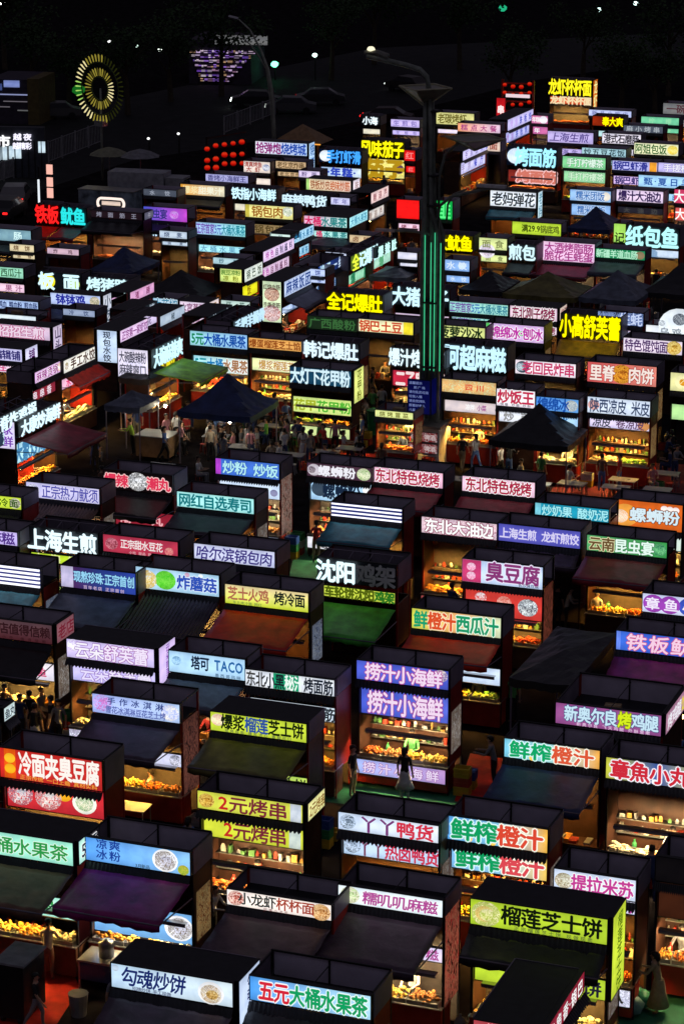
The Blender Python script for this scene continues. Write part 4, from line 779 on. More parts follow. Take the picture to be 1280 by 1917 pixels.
def diamond(px, py, wpx, hpx, inv=True):
    x, z = pxo(px, py); w = wpx * hm(PC) / 2; h = hpx * vm(PC)
    m = MB(); c = [(x - w, 0, z + h), (x, -w, z + h), (x + w, 0, z + h), (x, w, z + h)]
    for i in range(4): m.tube([c[i], c[(i + 1) % 4]], .035, 5); m.tube([c[i], (x, 0, z)], .035, 5)
    ob('diamond_frame', m.mesh('diamond_frame', surf('bronze_frame', (.5, .47, .32), .4, .1)), lc_)
    v = [(x - w * .97, 0, z + h * .97), (x, -w * .97, z + h * .97), (x + w * .97, 0, z + h * .97), (x, w * .97, z + h * .97), (x, 0, z + .02)]
    g = ob('diamond_shade', mesh('diamond_shade', v, [(0, 1, 4), (1, 2, 4), (2, 3, 4), (3, 0, 4), (3, 2, 1, 0)], surf('smoked_glass', (.2, .19, .13), .3)), lc_)
diamond(790, 200, 100, 34); diamond(878, 282, 112, 22)
# the notice and the kiosk round its foot
nb = empty('notice_board', PC + Vector((0, -1.0, 0))); tag(nb, 'blue notice with rows of small white writing on the lamp column', 'sign')
xa, z1 = pxo(775, 700); xb, z0 = pxo(817, 768)
pn = ob('panel', sign_mesh('panel', xb - xa, z1 - z0, .1, glow('14186c', .35)), nb, (xa, 0, z0))
H_ = z1 - z0
for i, t in enumerate(['温馨提示', '  把广场', '请勿乱扔垃圾', '垃圾入桶', '请自觉排队', '照看好老人', '儿童']):
    lettering(pn, t + ':8898d8', .08, .08 + (xb - xa - .16) * min(1, len(t) / 6), H_ * (.9 - i * .13), H_ * .085, -.004, .012, strength=.7)
box('side_panel', glow('14186c', .3), nb, xb + .02, xb + .08, .1, 1.4, z0, z1)
kb = empty('drinks_kiosk', PC + Vector((-.75, -1.1, 0))); tag(kb, 'white kiosk with red sign bands round the foot of the lamp column', 'kiosk')
box('cabinet', M_white, kb, 0, 1.5, 0, 1.6, 0, 1.9); box('roof_slab', M_steel, kb, -.1, 1.6, -.1, 1.7, 1.9, 2.0)
for z in (1.25, .72):
    s_ = ob('red_band', sign_mesh('red_band', 1.4, .48, .04, glow('b83838~8a2028~d8c0c0', .5)), kb, (.05, -.045, z))
    lettering(s_, '烧烤 啤酒:f0d8d8', .1, 1.3, .24, .28, -.002, .02, strength=.6)
box('vent_panel', surf('grey_panel', (.3, .3, .33), .5), kb, .08, 1.42, -.03, -.001, .08, .62)

# ================================================================ furniture
M_ttop = surf('pale_table_top', (.5, .5, .48), .35, var=.1); M_stool = surf('plastic_stool', (.25, .05, .04), .4)
def table_meshes():
    m = MB(); m.box(-.6, .6, -.35, .35, .71, .74); a = m.mesh('table_top', M_ttop)
    m = MB(); m.tube([(0, 0, 0), (0, 0, .71)], .018, 5); return a, m.mesh('leg', M_steel)
TT, TL = table_meshes()
SM = MB(); SM.lathe([(.15, .43), (.16, .45), (.15, .46)], 10)
for a in range(4): w = a * math.pi / 2 + .78; SM.tube([(.11 * math.cos(w), .11 * math.sin(w), .44), (.17 * math.cos(w), .17 * math.sin(w), 0)], .017, 4)
STOOLS = [SM.mesh('stool', surf('stool_' + n, c, .4)) for n, c in [('red', (.3, .04, .03)), ('blue', (.04, .08, .3)), ('white', (.5, .5, .5)), ('green', (.04, .22, .08))]]
SN = ['red', 'blue', 'white', 'green']
def free(P, pad=.45, ignore=None):
    for key, C, r, W, e in STALLS:
        if r is ignore: continue
        q = r.matrix_basis.inverted() @ Vector((P.x, P.y, 0))
        if -pad < q.x < W + pad and -.25 - pad < q.y < 1.3 + pad: return False
    return True
def near_key(P):
    b = min(STALLS, key=lambda s: (s[1] - P).length if (s[1] - P).length > .1 else 9e9); return b[0]
def short(k, n): return ' '.join(k.split()[:n])
TABLES = [(1014, 858), (1020, 878), (1088, 886), (1070, 904), (1166, 897), (1152, 911), (1082, 930), (1200, 872), (855, 895), (940, 925), (736, 842), (507, 796), (655, 838), (690, 862), (405, 815), (455, 835),
          (545, 850), (1005, 905), (980, 850), (1245, 885), (420, 760), (243, 1508), (1130, 850), (560, 800), (300, 870), (610, 845), (1230, 915)]
n_tab = 0
for i, (px, py) in enumerate(TABLES):
    P = at(px, py, .74); P.z = 0
    if not free(P, .3): continue
    t = ob('folding_table', None, None, P, (0, 0, rng.uniform(-.15, .15)))
    ob('table_top', TT, t)
    for a, b in ((-.55, -.3), (.55, -.3), (-.55, .3), (.55, .3)): ob('leg', TL, t, (a, b, 0))
    kk = [q[0] for q in sorted(STALLS, key=lambda q: (q[1] - P).length)[:2]]
    tag(t, 'pale table between the ' + short(kk[0], 4) + ' and the ' + short(kk[1], 4), 'table', 'folding tables in the seating square')
    for j in range(rng.choice([1, 2, 2])):
        q = P + Vector((rng.uniform(-.4, .4), (-.62 if j else .62), 0)); c = rng.randint(0, 3)
        if free(q, .1): s_ = ob('stool', STOOLS[c], None, q); tag(s_, SN[c] + ' stool at the table before the ' + near_key(P), 'stool', 'plastic stools round the tables')
    if rng.random() < .6:
        d = MB(); d.lathe([(.05, 0), (.12, .045), (.11, .045), (.05, .012)], 10); b_ = ob('bowl', d.mesh('bowl', M_white), None, P + Vector((rng.uniform(-.3, .3), 0, .741)))
        tag(b_, 'white bowl on the table before the ' + near_key(P), 'bowl', 'bowls on the folding tables')

# ================================================================ people
SK = surf('skin', (.5, .3, .2), .5, var=.06)
HAIR = surf('black_hair', (.015, .012, .012), .5)
CLOTH = dict(black=(.02, .02, .022), white=(.65, .65, .66), beige=(.5, .42, .32), grey=(.22, .22, .24), navy=(.03, .05, .14), blue=(.12, .22, .5), red=(.45, .04, .04), green=(.1, .4, .12), brown=(.18, .1, .07), khaki=(.3, .25, .15), pink=(.55, .25, .3), lime=(.5, .8, .1))
def cl(c): return surf(c + '_cloth', CLOTH[c], .85, var=.15, scale=9)
def pose_mesh(kind):
    """one continuous skinned body; returns a mesh with slots skin, shirt, trousers, shoes"""
    hip = .92 if kind != 'sit' else .47
    V = []; E = []; RR = []
    def add(p, r, par=None):
        V.append(p); RR.append(r); i = len(V) - 1
        if par is not None: E.append((par, i))
        return i
    lean = .0 if kind not in ('reach',) else .1
    pel = add((0, 0, hip), (.15, .11))
    w = add((0, .0 - lean * .3, hip + .17), (.125, .095), pel); ch = add((0, -lean * .9, hip + .37), (.155, .105), w); sh = add((0, -lean * 1.2, hip + .49), (.1, .075), ch)
    nk = add((0, -lean * 1.4, hip + .57), (.052, .052), sh); h1 = add((0, -lean * 1.4 - .015, hip + .66), (.078, .09), nk); h2 = add((0, -lean * 1.4 - .01, hip + .755), (.07, .082), h1)
    hands = []
    for s in (-1, 1):
        s0 = add((s * .17, -lean * 1.2, hip + .46), (.058, .058), sh)
        if kind == 'reach': e_ = (s * .23, -.16 - lean, hip + .24); ha = (s * .16, -.42 - lean, hip + .27)
        elif kind == 'sit': e_ = (s * .24, -.08, hip + .2); ha = (s * .14, -.34, hip + .24)
        elif kind == 'walk': e_ = (s * .23, s * .09, hip + .2); ha = (s * .23, s * .16 - .12, hip - .02)
        else: e_ = (s * .235, .02, hip + .19); ha = (s * .24, -.05, hip - .04)
        a = add(e_, (.042, .042), s0); b = add(ha, (.027, .027), a)
        d = (Vector(ha) - Vector(e_)).normalized(); pm = add(tuple(Vector(ha) + d * .07), (.036, .02), b); hands.append((Vector(ha) + d * .07, d, s))
        if kind == 'sit': k_ = (s * .13, -.42, hip + .03); an = (s * .13, -.4, .09)
        elif kind == 'walk': k_ = (s * .1, -s * .16, .49); an = (s * .1, -s * .26 + .1, .09 if s > 0 else .14)
        else: k_ = (s * .1, -.02, .49); an = (s * .11, .02, .09)
        l0 = add((s * .09, -.01, hip - .06), (.095, .1), pel); k2 = add(k_, (.06, .062), l0); cf = add(tuple(Vector(k_).lerp(Vector(an), .35) + Vector((0, .02, 0))), (.056, .06), k2)
        a2 = add(an, (.038, .042), cf); add((an[0], an[1] - .13, an[2] - .05), (.04, .028), a2)
    m = bpy.data.meshes.new('b'); m.from_pydata(V, E, []); o = bpy.data.objects.new('b', m); COL.objects.link(o)
    md = o.modifiers.new('s', 'SKIN'); md.use_smooth_shade = True
    for i, r in enumerate(RR): m.skin_vertices[0].data[i].radius = r
    m.skin_vertices[0].data[0].use_root = True
    ss = o.modifiers.new('ss', 'SUBSURF'); ss.levels = 1; ss.render_levels = 1
    dg = bpy.context.evaluated_depsgraph_get(); dg.update()
    me = bpy.data.meshes.new_from_object(o.evaluated_get(dg)); bpy.data.objects.remove(o)
    vs = [tuple(v.co) for v in me.vertices]; fs = [tuple(p.vertices) for p in me.polygons]; mi = []
    for f in fs:
        c = sum((Vector(vs[i]) for i in f), Vector()) / len(f)
        arm_ = abs(c.x) > .2 or (kind in ('reach', 'sit') and c.y < -.2 - lean and c.z > hip + .12 and abs(c.x) > .1)
        if c.z > hip + .525 and abs(c.x) < .12: q = 0
        elif arm_ and c.z < hip + .27 and c.z > hip - .2 and not (kind == 'sit' and c.z < hip + .1): q = 0
        elif c.z > hip + .03 and not (kind == 'sit' and c.y < -.16): q = 1
        elif c.z < .09: q = 3
        else: q = 2
        mi.append(q)
    b = MB(); b.v = vs; b.f = fs; b.m = mi
    for P_, d, s in hands:
        side = d.cross(Vector((0, 0, 1))); side = Vector((1, 0, 0)) if side.length < .2 else side.normalized()
        for i, L in enumerate((.062, .075, .07, .055)):
            o_ = P_ + side * (.018 * (i - 1.5)); b.tube([o_, o_ + d * L * .6, o_ + d * L + Vector((0, 0, -.012))], .009, 5, 0)
        t0 = P_ - d * .03 - side * s * .025; b.tube([t0, t0 + (d - side * s * .9).normalized() * .05], .011, 5, 0)
    hz = hip + .7; hy = -lean * 1.4 - .01
    b.tube([(0, hy - .075, hz + .01), (0, hy - .11, hz - .025)], .014, 5, 0)
    for s in (-1, 1): b.blob((s * .03, hy - .088, hz + .02), .011, .8, 4, 5); b.blob((s * .082, hy + .01, hz - .0), .022, 1.2, 0, 5)
    b.box(-.022, .022, hy - .094, hy - .085, hz - .052, hz - .044, 5)
    me2 = b.mesh('person_' + kind, [SK, cl('black'), cl('black'), cl('brown'), HAIR, surf('lips', (.35, .1, .08), .5)], True)
    hb = MB(); k = 12
    rows = [(.125, .0), (.1, .088), (.055, .102), (0, .1), (-.05, .09)]
    for r_, (z, rad) in enumerate(rows):
        for j in range(k):
            w2 = 2 * math.pi * j / k; fr = math.sin(w2) < -.35
            zz = z if not (fr and z < .05) else .055
            hb.v.append((rad * .93 * math.cos(w2), hy + .012 + rad * 1.08 * math.sin(w2) * (.97 if fr else 1.0), hz + .0 + zz + .005))
    for i in range(len(rows) - 1):
        for j in range(k): q = i * k; hb.f.append((q + j, q + k + j, q + k + (j + 1) % k, q + (j + 1) % k)); hb.m.append(0)
    hm_ = hb.mesh('hair', [HAIR], True)
    hl = MB(); hl.tube([(0, hy + .08, hz + .06), (0, hy + .11, hz - .08), (0, hy + .1, hz - .24)], .085, 10, 0, .05)
    return me2, hm_, hl.mesh('long_hair', [HAIR], True), hip
POSE = {k: pose_mesh(k) for k in ('stand', 'reach', 'walk', 'sit')}
PEOPLE = []
def person(P, face, pose, shirt, trous, label, long=False, skirt=None, sc=1.0):
    if any((Vector((P.x, P.y, 0)) - q).length < .33 for q in PEOPLE): return None
    PEOPLE.append(Vector((P.x, P.y, 0)))
    me, ha, hl, hip = POSE[pose]
    r = empty('person', (P.x, P.y, P.z), face); r.scale = (sc,) * 3
    tag(r, label, 'person', 'people among the stalls')
    b = ob('body', me, r)
    for i, c in ((1, shirt), (2, trous)):
        b.material_slots[i].link = 'OBJECT'; b.material_slots[i].material = cl(c)
    h = ob('hair', ha, r)
    if long: ob('long_hair', hl, r)
    if skirt:
        m = MB(); top, bot, wr = skirt; m.lathe([(.13, top), (.16, top - .1), (.2, (top + bot) / 2), (wr, bot), (wr - .02, bot)], 16)
        ob('skirt', m.mesh('skirt', cl(trous if top < 1.1 else shirt), True), r)
    return r
ORI = {'away': math.pi, 'near': 0.0, 'left': -math.pi / 2, 'right': math.pi / 2}
def PP(px, py, pose, shirt, trous, face, label, **k):
    P = at(px, py, 0); return person(P, ORI[face] + rng.uniform(-.3, .3), pose, shirt, trous, label, **k)
PP(92, 1836, 'reach', 'beige', 'brown', 'away', 'person in beige shirt bending over the red counter of the mint stall')
PP(70, 1925, 'walk', 'black', 'grey', 'right', 'person in black walking on the red carpet', sc=.9)
PP(1230, 1898, 'reach', 'khaki', 'khaki', 'left', 'person in long khaki dress beside the green bags', long=True, skirt=(1.0, .25, .3))
PP(397, 1765, 'reach', 'white', 'black', 'right', 'person in white shirt at the counter right of the purple awning'.replace('right of', 'beyond'))
PP(660, 1492, 'stand', 'black', 'khaki', 'right', 'person in black shirt and khaki trousers near the violet blue seafood stall')
PP(757, 1497, 'stand', 'black', 'white', 'away', 'person with long dark hair and pale skirt facing the seafood counter', long=True, skirt=(.95, .4, .3))
for i, (x, y, a, b, f) in enumerate([(22, 1400, 'black', 'black', 'right'), (40, 1392, 'navy', 'black', 'near'), (58, 1385, 'black', 'grey', 'away'), (80, 1378, 'grey', 'black', 'right'), (98, 1395, 'black', 'navy', 'left'), (12, 1372, 'brown', 'black', 'near'), (68, 1410, 'black', 'white', 'away'), (112, 1402, 'grey', 'black', 'near')]):
    PP(x, y, ['stand', 'walk'][i % 2], a, b, f, 'person in ' + a + ' top and ' + b + ' trousers in the aisle, ' + ['by the fish stall', 'between two others', 'with back turned', 'near the red counter', 'facing others', 'at the slanting panel', 'behind the red cold noodle stall', 'beside the steamer'][i])
PP(284, 1512, 'sit', 'white', 'black', 'left', 'person in white shirt seated at the table of plates')
PP(895, 1352, 'stand', 'beige', 'black', 'near', 'person in patterned beige shirt and black trousers by the black canopy')
PP(958, 1352, 'stand', 'green', 'black', 'near', 'person in green behind the aqua juice stall')
PP(924, 1475, 'reach', 'grey', 'black', 'left', 'person in grey shirt on the red mat')
PP(1058, 1182, 'reach', 'beige', 'black', 'right', 'vendor in beige cap beside the green insect feast stall')
PP(1115, 1190, 'stand', 'grey', 'grey', 'away', 'person in grey with a backpack before the golden counter')
PP(1042, 1176, 'stand', 'black', 'black', 'away', 'person all in black in the aisle behind the stinky tofu stall')
PP(180, 884, 'stand', 'black', 'black', 'near', 'person in dark suit by the fried food counter')
PP(250, 852, 'reach', 'lime', 'black', 'left', 'person in lime safety vest bending down')
PP(392, 856, 'stand', 'white', 'black', 'right', 'person in white shirt walking under the navy tent')
PP(568, 868, 'stand', 'white', 'white', 'away', 'person in long white dress standing before the crowd', long=True, skirt=(1.0, .2, .27))
PP(585, 822, 'stand', 'black', 'black', 'away', 'person in black ordering at the navy clam noodle stall')
PP(597, 824, 'stand', 'black', 'navy', 'away', 'shorter person in black and navy beside the one ordering noodles')
PP(617, 812, 'walk', 'grey', 'black', 'right', 'person in grey at the clam noodle counter')
PP(645, 816, 'reach', 'brown', 'black', 'away', 'person in brown at the clam noodle counter end', long=True)
PP(722, 856, 'stand', 'black', 'black', 'left', 'tall person in black beside the drinks kiosk')
PP(697, 790, 'walk', 'green', 'black', 'near', 'person in green shirt near the green bin')
for i, (x, y, a, f, w) in enumerate([(643, 856, 'white', 'right', 'with long hair'), (668, 856, 'white', 'left', 'opposite the long-haired one'), (608, 882, 'white', 'near', 'behind the snail noodle sign'), (624, 884, 'grey', 'away', 'behind the snail noodle sign'), (524, 876, 'white', 'left', 'before the standing white dress'), (452, 848, 'grey', 'right', 'under the navy tent'),
                                  (470, 812, 'black', 'near', 'under the navy tent'), (428, 830, 'brown', 'left', 'beside the red chairs'), (372, 906, 'white', 'right', 'behind the aqua sushi sign'), (500, 815, 'black', 'away', 'between crowded tables'), (350, 822, 'red', 'near', 'on red chairs'), (884, 865, 'brown', 'right', 'by the black tent'),
                                  (1176, 862, 'black', 'away', 'facing the cold skin noodle counter'), (1252, 888, 'navy', 'left', 'near the frame edge'), (1112, 900, 'red', 'near', 'among empty tables'), (535, 822, 'navy', 'right', 'at a crowded table'), (562, 832, 'brown', 'left', 'at a crowded table'), (415, 848, 'black', 'near', 'beside the white-shirted walker')]):
    PP(x, y, 'sit', a, rng.choice(['black', 'navy', 'grey']), f, 'person in ' + a + ' top seated ' + w, long=(i == 0))
    s_ = ob('stool', STOOLS[i % 4], None, at(x, y, 0)); tag(s_, SN[i % 4] + ' stool under the seated person in ' + a + ' ' + w, 'stool', 'plastic stools round the tables')
q = random.Random(5)
CT = ['black', 'white', 'grey', 'navy', 'beige', 'red', 'pink', 'blue', 'green']
for i in range(85):
    px, py = (q.uniform(330, 760), q.uniform(785, 880)) if i < 60 else (q.uniform(880, 1280), q.uniform(845, 925)) if i < 80 else (q.uniform(170, 330), q.uniform(780, 880))
    P = at(px, py, 0)
    if not free(P, .25): continue
    a = q.choice(CT); b = q.choice(['black', 'navy', 'grey']); po = q.choice(['sit', 'sit', 'sit', 'stand', 'walk', 'reach'])
    lg = q.random() < .4
    pr = person(P, q.uniform(0, 6.28), po, a, b, 'person in ' + a + ' and ' + b + (' with long hair' if lg else '') + {'sit': ' seated near the ', 'stand': ' standing near the ', 'walk': ' walking near the ', 'reach': ' leaning near the '}[po] + short(near_key(P), 6), long=lg)
    if pr and po == 'sit':
        c = i % 4; s_ = ob('stool', STOOLS[c], None, P); tag(s_, SN[c] + ' stool under the seated person in ' + a + ' near the ' + short(near_key(P), 5), 'stool', 'plastic stools round the tables')
# vendors behind counters and customers before them
tops = ['black', 'white', 'grey', 'navy', 'white', 'red', 'blue', 'grey', 'green', 'brown', 'black', 'black', 'white']
ST2 = list(STALLS)
for idx, (key, C, r, W, e) in enumerate(ST2):
    has = any(o.name.startswith('counter') for o in r.children); aw = any(o.name.startswith('awning') for o in r.children)
    M = Matrix.Translation(r.location) @ Matrix.Rotation(r.rotation_euler.z, 4, 'Z'); rz = r.rotation_euler.z
    far = depth(r.location) > 150
    if has and rng.random() < (.7 if not far else .3) and W > 1.4:
        P = M @ Vector((W * rng.uniform(.3, .7), .92, 0)); a = rng.choice(tops)
        person(P, rz + rng.uniform(-.2, .2), 'reach', a, 'black', 'vendor in ' + a + ' behind the counter of the ' + short(key, 10))
    if 'violet blue seafood' in key: continue
    if rng.random() < (.8 if has else .5):
        for q in range(rng.choice([1, 1, 2]) if not far else rng.choice([0, 1])):
            P = M @ Vector((W * rng.uniform(.1, .9), -rng.uniform(.65, 1.5) - (1.6 if aw else 0), 0)); a = rng.choice(tops); b = rng.choice(['black', 'navy', 'grey', 'khaki', 'blue'])
            if free(P, .3): person(P, rz + math.pi + rng.uniform(-.7, .7) + (q * 1.5), rng.choice(['stand', 'walk', 'stand', 'reach']), a, b, 'customer in ' + a + ' and ' + b + ' before the ' + short(key, 10), long=rng.random() < .35)

BM_ = MB(); BM_.lathe([(.02, -.07), (.055, -.03), (.06, .02), (.03, .06)], 10); BM2 = MB(); BM2.tube([(0, 0, .05), (0, 0, .5)], .008, 4).lathe([(.03, .05), (.03, .12)], 8)
GB = BM_.mesh('glass', glow('fff0d0', 260, True), True); GC_ = BM2.mesh('cord', M_black)
for i, (px, py, wh) in enumerate([(372, 775, 'first along the navy peaked tent eave'), (430, 790, 'second along the navy peaked tent eave'), (955, 815, 'first along the black peaked tent eave'), (1030, 822, 'second along the black peaked tent eave'), (235, 760, 'under the slate ribbed canopy'), (310, 760, 'beyond the lime awning')]):
    P = at(px, py, 2.1); o = empty('added_bulb', P); tag(o, 'bare warm bulb added on a cord, ' + wh, 'bulb', 'bulbs added to light the seating square'); ob('glass', GB, o); ob('cord', GC_, o)  # bulbs added to brighten the people and tables of the square
# ================================================================ carpets, roads
def poly(name, mat, pts, z): 
    q = [at(a, b, z) for a, b in pts]; o = ob(name, mesh(name, [tuple(p) for p in q], [tuple(range(len(q)))], mat)); o['kind'] = 'structure'
poly('red_carpet', M_carp, [(-60, 1990), (60, 1990), (150, 1850), (135, 1815), (-60, 1790)], .006)
poly('green_mat', M_gcar, [(600, 1500), (860, 1530), (870, 1478), (610, 1455)], .005)
poly('green_mat', M_gcar, [(535, 1100), (600, 1105), (620, 1010), (560, 1005)], .005)
poly('green_mat', M_gcar, [(1130, 1990), (1320, 1990), (1300, 1860), (1150, 1850)], .005)
poly('red_carpet', M_carp, [(850, 1500), (925, 1510), (940, 1420), (880, 1410)], .006)
poly('red_carpet', surf('maroon_mat', (.2, .02, .03), .8), [(1020, 930), (1280, 960), (1290, 870), (1080, 860)], .005)
poly('red_carpet', M_carp, [(560, 880), (700, 890), (720, 850), (560, 845)], .005)
M_kerb = surf('kerb_stone', (.12, .12, .12), .7)
poly('road', M_road, [(-500, 420), (-60, 400), (250, 300), (500, 262), (780, 205), (1000, 150), (1280, 110), (1280, 60), (700, 90), (300, 170), (-500, 330)], .004)
def line3(A, B, n): return [A.lerp(B, i / (n - 1)) for i in range(n)]
# fences
def fence(a, b, look, hgt=1.2, n=34):
    A, B = at(*a), at(*b); r = empty('railing_fence', A); tag(r, look, 'fence', 'railings beside the road'); r.rotation_euler.z = math.atan2(B.y - A.y, B.x - A.x)
    L = (B - A).length; mt = surf('galvanised_rail', (.3, .3, .32), .4, .3)
    for z in (.15, hgt - .06): box('rail', mt, r, 0, L, -.02, .02, z, z + .05)
    m = MB()
    for i in range(n): x = L * (i + .5) / n; m.box(x - .025, x + .025, -.015, .015, .2, hgt - .06)
    pk = ob('pickets', m.mesh('pickets', mt), r); pk['kind'] = 'stuff'
    for i in range(5): box('post', mt, r, L * i / 4 - .05, L * i / 4 + .05, -.05, .05, 0, hgt + .08)
fence((92, 306), (190, 268), 'pale upright railing beyond the entrance board', 1.7)
fence((-10, 345), (62, 322), 'grey railing in front of the entrance board', 1.5)
fence((420, 252), (515, 215), 'dim railing behind the curved street lamp', 1.5)
# ================================================================ entrance board with the lit writing
A = at(-12, 332, 0); r = empty('entrance_board', A, R(14)); tag(r, 'dark gridded entrance board with lit white writing and panes', 'sign board')
Wb = 100 * hm(A); Hb = (332 - 236) * vm(A)
mb_ = box('board', surf('slate_board', (.05, .055, .07), .5), r, 0, Wb, 0, .4, .0, Hb * .95)
u = Wb / 100
for i, (x0, y0, x1, y1, e_) in enumerate([(9, 278, 20, 302, .9), (22, 277, 34, 300, .9), (36, 276, 48, 299, .95), (-4, 280, 7, 303, .9), (80, 268, 93, 288, 1.0)]):
    box('lit_pane', glow('d8eef8', e_), r, u * (x0 + 8), u * (x1 + 8), -.05, 0, Hb - (y1 - 238) * vm(A), Hb - (y0 - 238) * vm(A))
for i in range(8): 
    box('grid_bar', M_black, r, Wb * (i + .5) / 8 - .03, Wb * (i + .5) / 8 + .03, -.08, -.05, 0, Hb * .72)
zc = Hb - 30 * vm(A)
led_letters(r, '市:ffffff', u * 10, u * 36, zc, 22 * vm(A), -.12, bold=.05)
led_letters(r, '越夜:f0ecff', u * 40, u * 78, zc + 8 * vm(A), 13 * vm(A), -.12, bold=.04)
led_letters(r, '越精彩:f0ecff', u * 40, u * 76, zc - 8 * vm(A), 13 * vm(A), -.12, bold=.04)
# ================================================================ petal ring ornament on its pole
P0 = at(191, 338, 0); hp = hm(P0); vp = vm(P0)
r = empty('petal_ring_lamp', P0, R(-20)); tag(r, 'tall pole carrying a yellow glowing ring of petals, green lit on one side', 'ornament lamp')
zc = zat(P0, 166); m = MB(); m.tube([(0, .1, 0), (0, .1, zc)], .1, 8, r1=.07); ob('pole', m.mesh('pole', surf('pale_pole', (.25, .27, .22), .4), True), r)
m = MB(); m.box(-.45, .45, -.2, .3, zat(P0, 236), zat(P0, 226)); ob('control_box', m.mesh('control_box', M_steel), r)
rad = 60 * vp; 
def petal(mt):
    v = [(-.07, 0, 0), (.07, 0, 0), (.16, -.03, .8), (0, -.06, 1), (-.16, -.03, .8)]; v += [(x, y + .06, z) for x, y, z in v]
    return mesh('petal', v, [(0, 1, 2, 3, 4), (9, 8, 7, 6, 5)] + [(i, i + 5, (i + 1) % 5 + 5, (i + 1) % 5) for i in range(5)], mt)
PM = [petal(glow(c, s, True)) for c, s in (('fff0b0', .9), ('c8b848', .5), ('786c28', .45), ('383c14', .4), ('b8f070', .8))]
for ring, (n, ra, L) in enumerate([(44, .8, .22), (34, .38, .24)]):
    for i in range(n):
        w = 2 * math.pi * i / n; sn = -math.cos(w)      # brightness by side: electric pattern of lit and unlit petals
        if ring == 0: k = 4 if (3.6 > w > 2.9) else 0 if 2.2 < w < 4.3 else 1 if 1.4 < w <= 2.2 or 4.3 <= w < 5 else 3
        else: k = 0 if (w < .5 or w > 5.6) else 1 if (i % 3) else 2
        o = ob('petal', PM[k], r, (math.cos(w) * rad * ra, 0, zc + math.sin(w) * rad * ra), (0, -w + math.pi / 2, 0), (rad * (.13 if ring == 0 else .12), 1, rad * L))
m = MB(); m.tube([(rad * .34 * math.cos(a * .35), 0.05, zc + rad * .34 * math.sin(a * .35)) for a in range(19)], .05, 5); m.tube([(rad * .78 * math.cos(a * .35), 0.05, zc + rad * .78 * math.sin(a * .35)) for a in range(19)], .05, 5)
ob('hoop', m.mesh('hoop', surf('green_hoop', (.08, .12, .03), .5)), r)
# ================================================================ lanterns
LN = MB(); LN.lathe([(.1, -.24), (.23, -.16), (.29, 0), (.23, .16), (.1, .24)], 12)
LNM = LN.mesh('shade', glow('f84020^c81006^600402', .85), True); cap = MB(); cap.lathe([(.1, .24), (.1, .3)], 8); CAPM = cap.mesh('cap', surf('gold_cap', (.3, .15, .02), .4))
def lanterns(pts, where, sc=1.0, z=3.6):
    for i, (px, py) in enumerate(pts):
        P = at(px, py + 0, z) if False else None
        o = ob('red_lantern', None, None, i * 0 + 0 if False else (0, 0, 0)); base = where[1]
        x = (px - base[0]) * hm(base[2]) / math.cos(HEAD); zz = zat(base[2], py)
        o.location = base[2] + Vector((x, 0, zz)); o.scale = (sc * rng.uniform(.65, .85),) * 3; o.location.z += rng.uniform(-.12, .12)
        ob('shade', LNM, o); ob('cap', CAPM, o)
        rw = ['top', 'second', 'third', 'lowest'][i // where[2]]; nn = ['first', 'second', 'third', 'fourth', 'fifth'][i % where[2]]; tag(o, 'red lantern, ' + nn + ' along the ' + rw + ' row of the ' + where[0], 'lantern', 'red lanterns on the ' + where[0])
B1 = at(420, 335, 0); fr = empty('lantern_scaffold', B1); tag(fr, 'dark frame holding three rows of red lanterns', 'frame')
for py in (264, 286, 303): m = MB(); m.tube([(-36 * hm(B1) * 1.05, .1, zat(B1, py + 10) + .5), (42 * hm(B1) * 1.05, .1, zat(B1, py - 7) + .5)], .05, 5); ob('rail', m.mesh('rail', M_black), fr)
for x in (-36, 42): box('post', M_black, fr, x * hm(B1) - .06, x * hm(B1) + .06, .06, .18, 0, zat(B1, 258))
lanterns([(388 + i * 16.5, (278, 300, 316)[j] - i * 3.6) for j in range(3) for i in range(5)], ['low frame behind the beige ring sign', (420, 0, B1), 5], 1.0)
B2 = at(966, 262, 0); fr = empty('lantern_tower', B2); tag(fr, 'narrow tower hung with red lanterns and red signs', 'tower')
wt = 30 * hm(B2)
for x in (-wt, wt): box('post', M_red, fr, x - .08, x + .08, .1, .26, 0, zat(B2, 150))
for py in (158, 175, 192, 210): box('rail', M_red, fr, -wt, wt, .12, .2, zat(B2, py), zat(B2, py) + .12)
lanterns([(943 + i * 15, (162, 177, 195, 212)[j] - i * 1.0) for j in range(4) for i in range(4)], ['tower by the lilac slanting panels', (966, 0, B2), 4], .85)
sg = ob('hanging_sign', sign_mesh('hanging_sign', 18 * hm(B2), 42 * vm(B2), .15, glow('c81820', 1.0)), fr, (-(966 - 927) * hm(B2), -.2, zat(B2, 228)))
lettering(sg, '串:ffe0e0', .1, 18 * hm(B2) - .1, 21 * vm(B2), 16 * vm(B2), -.01, .05)
m = MB(); m.box(-.9, 1.1, -.25, -.1, zat(B2, 182), zat(B2, 176)); ob('light_panel', m.mesh('light_panel', glow('f0d8e0', 1.0, True)), fr)
B3 = at(96, 392, 0); fr = empty('light_mast', B3); tag(fr, 'slim mast with stacked red and white light boxes near parked cars', 'mast')
box('post', M_black, fr, -.08, .08, 0, .16, 0, zat(B3, 305))
for py0, py1 in ((308, 326), (332, 349), (352, 370)): box('light_box', glow('f8b8a8', 1.1, True), fr, -.22, .22, -.1, 0, zat(B3, py1), zat(B3, py0))
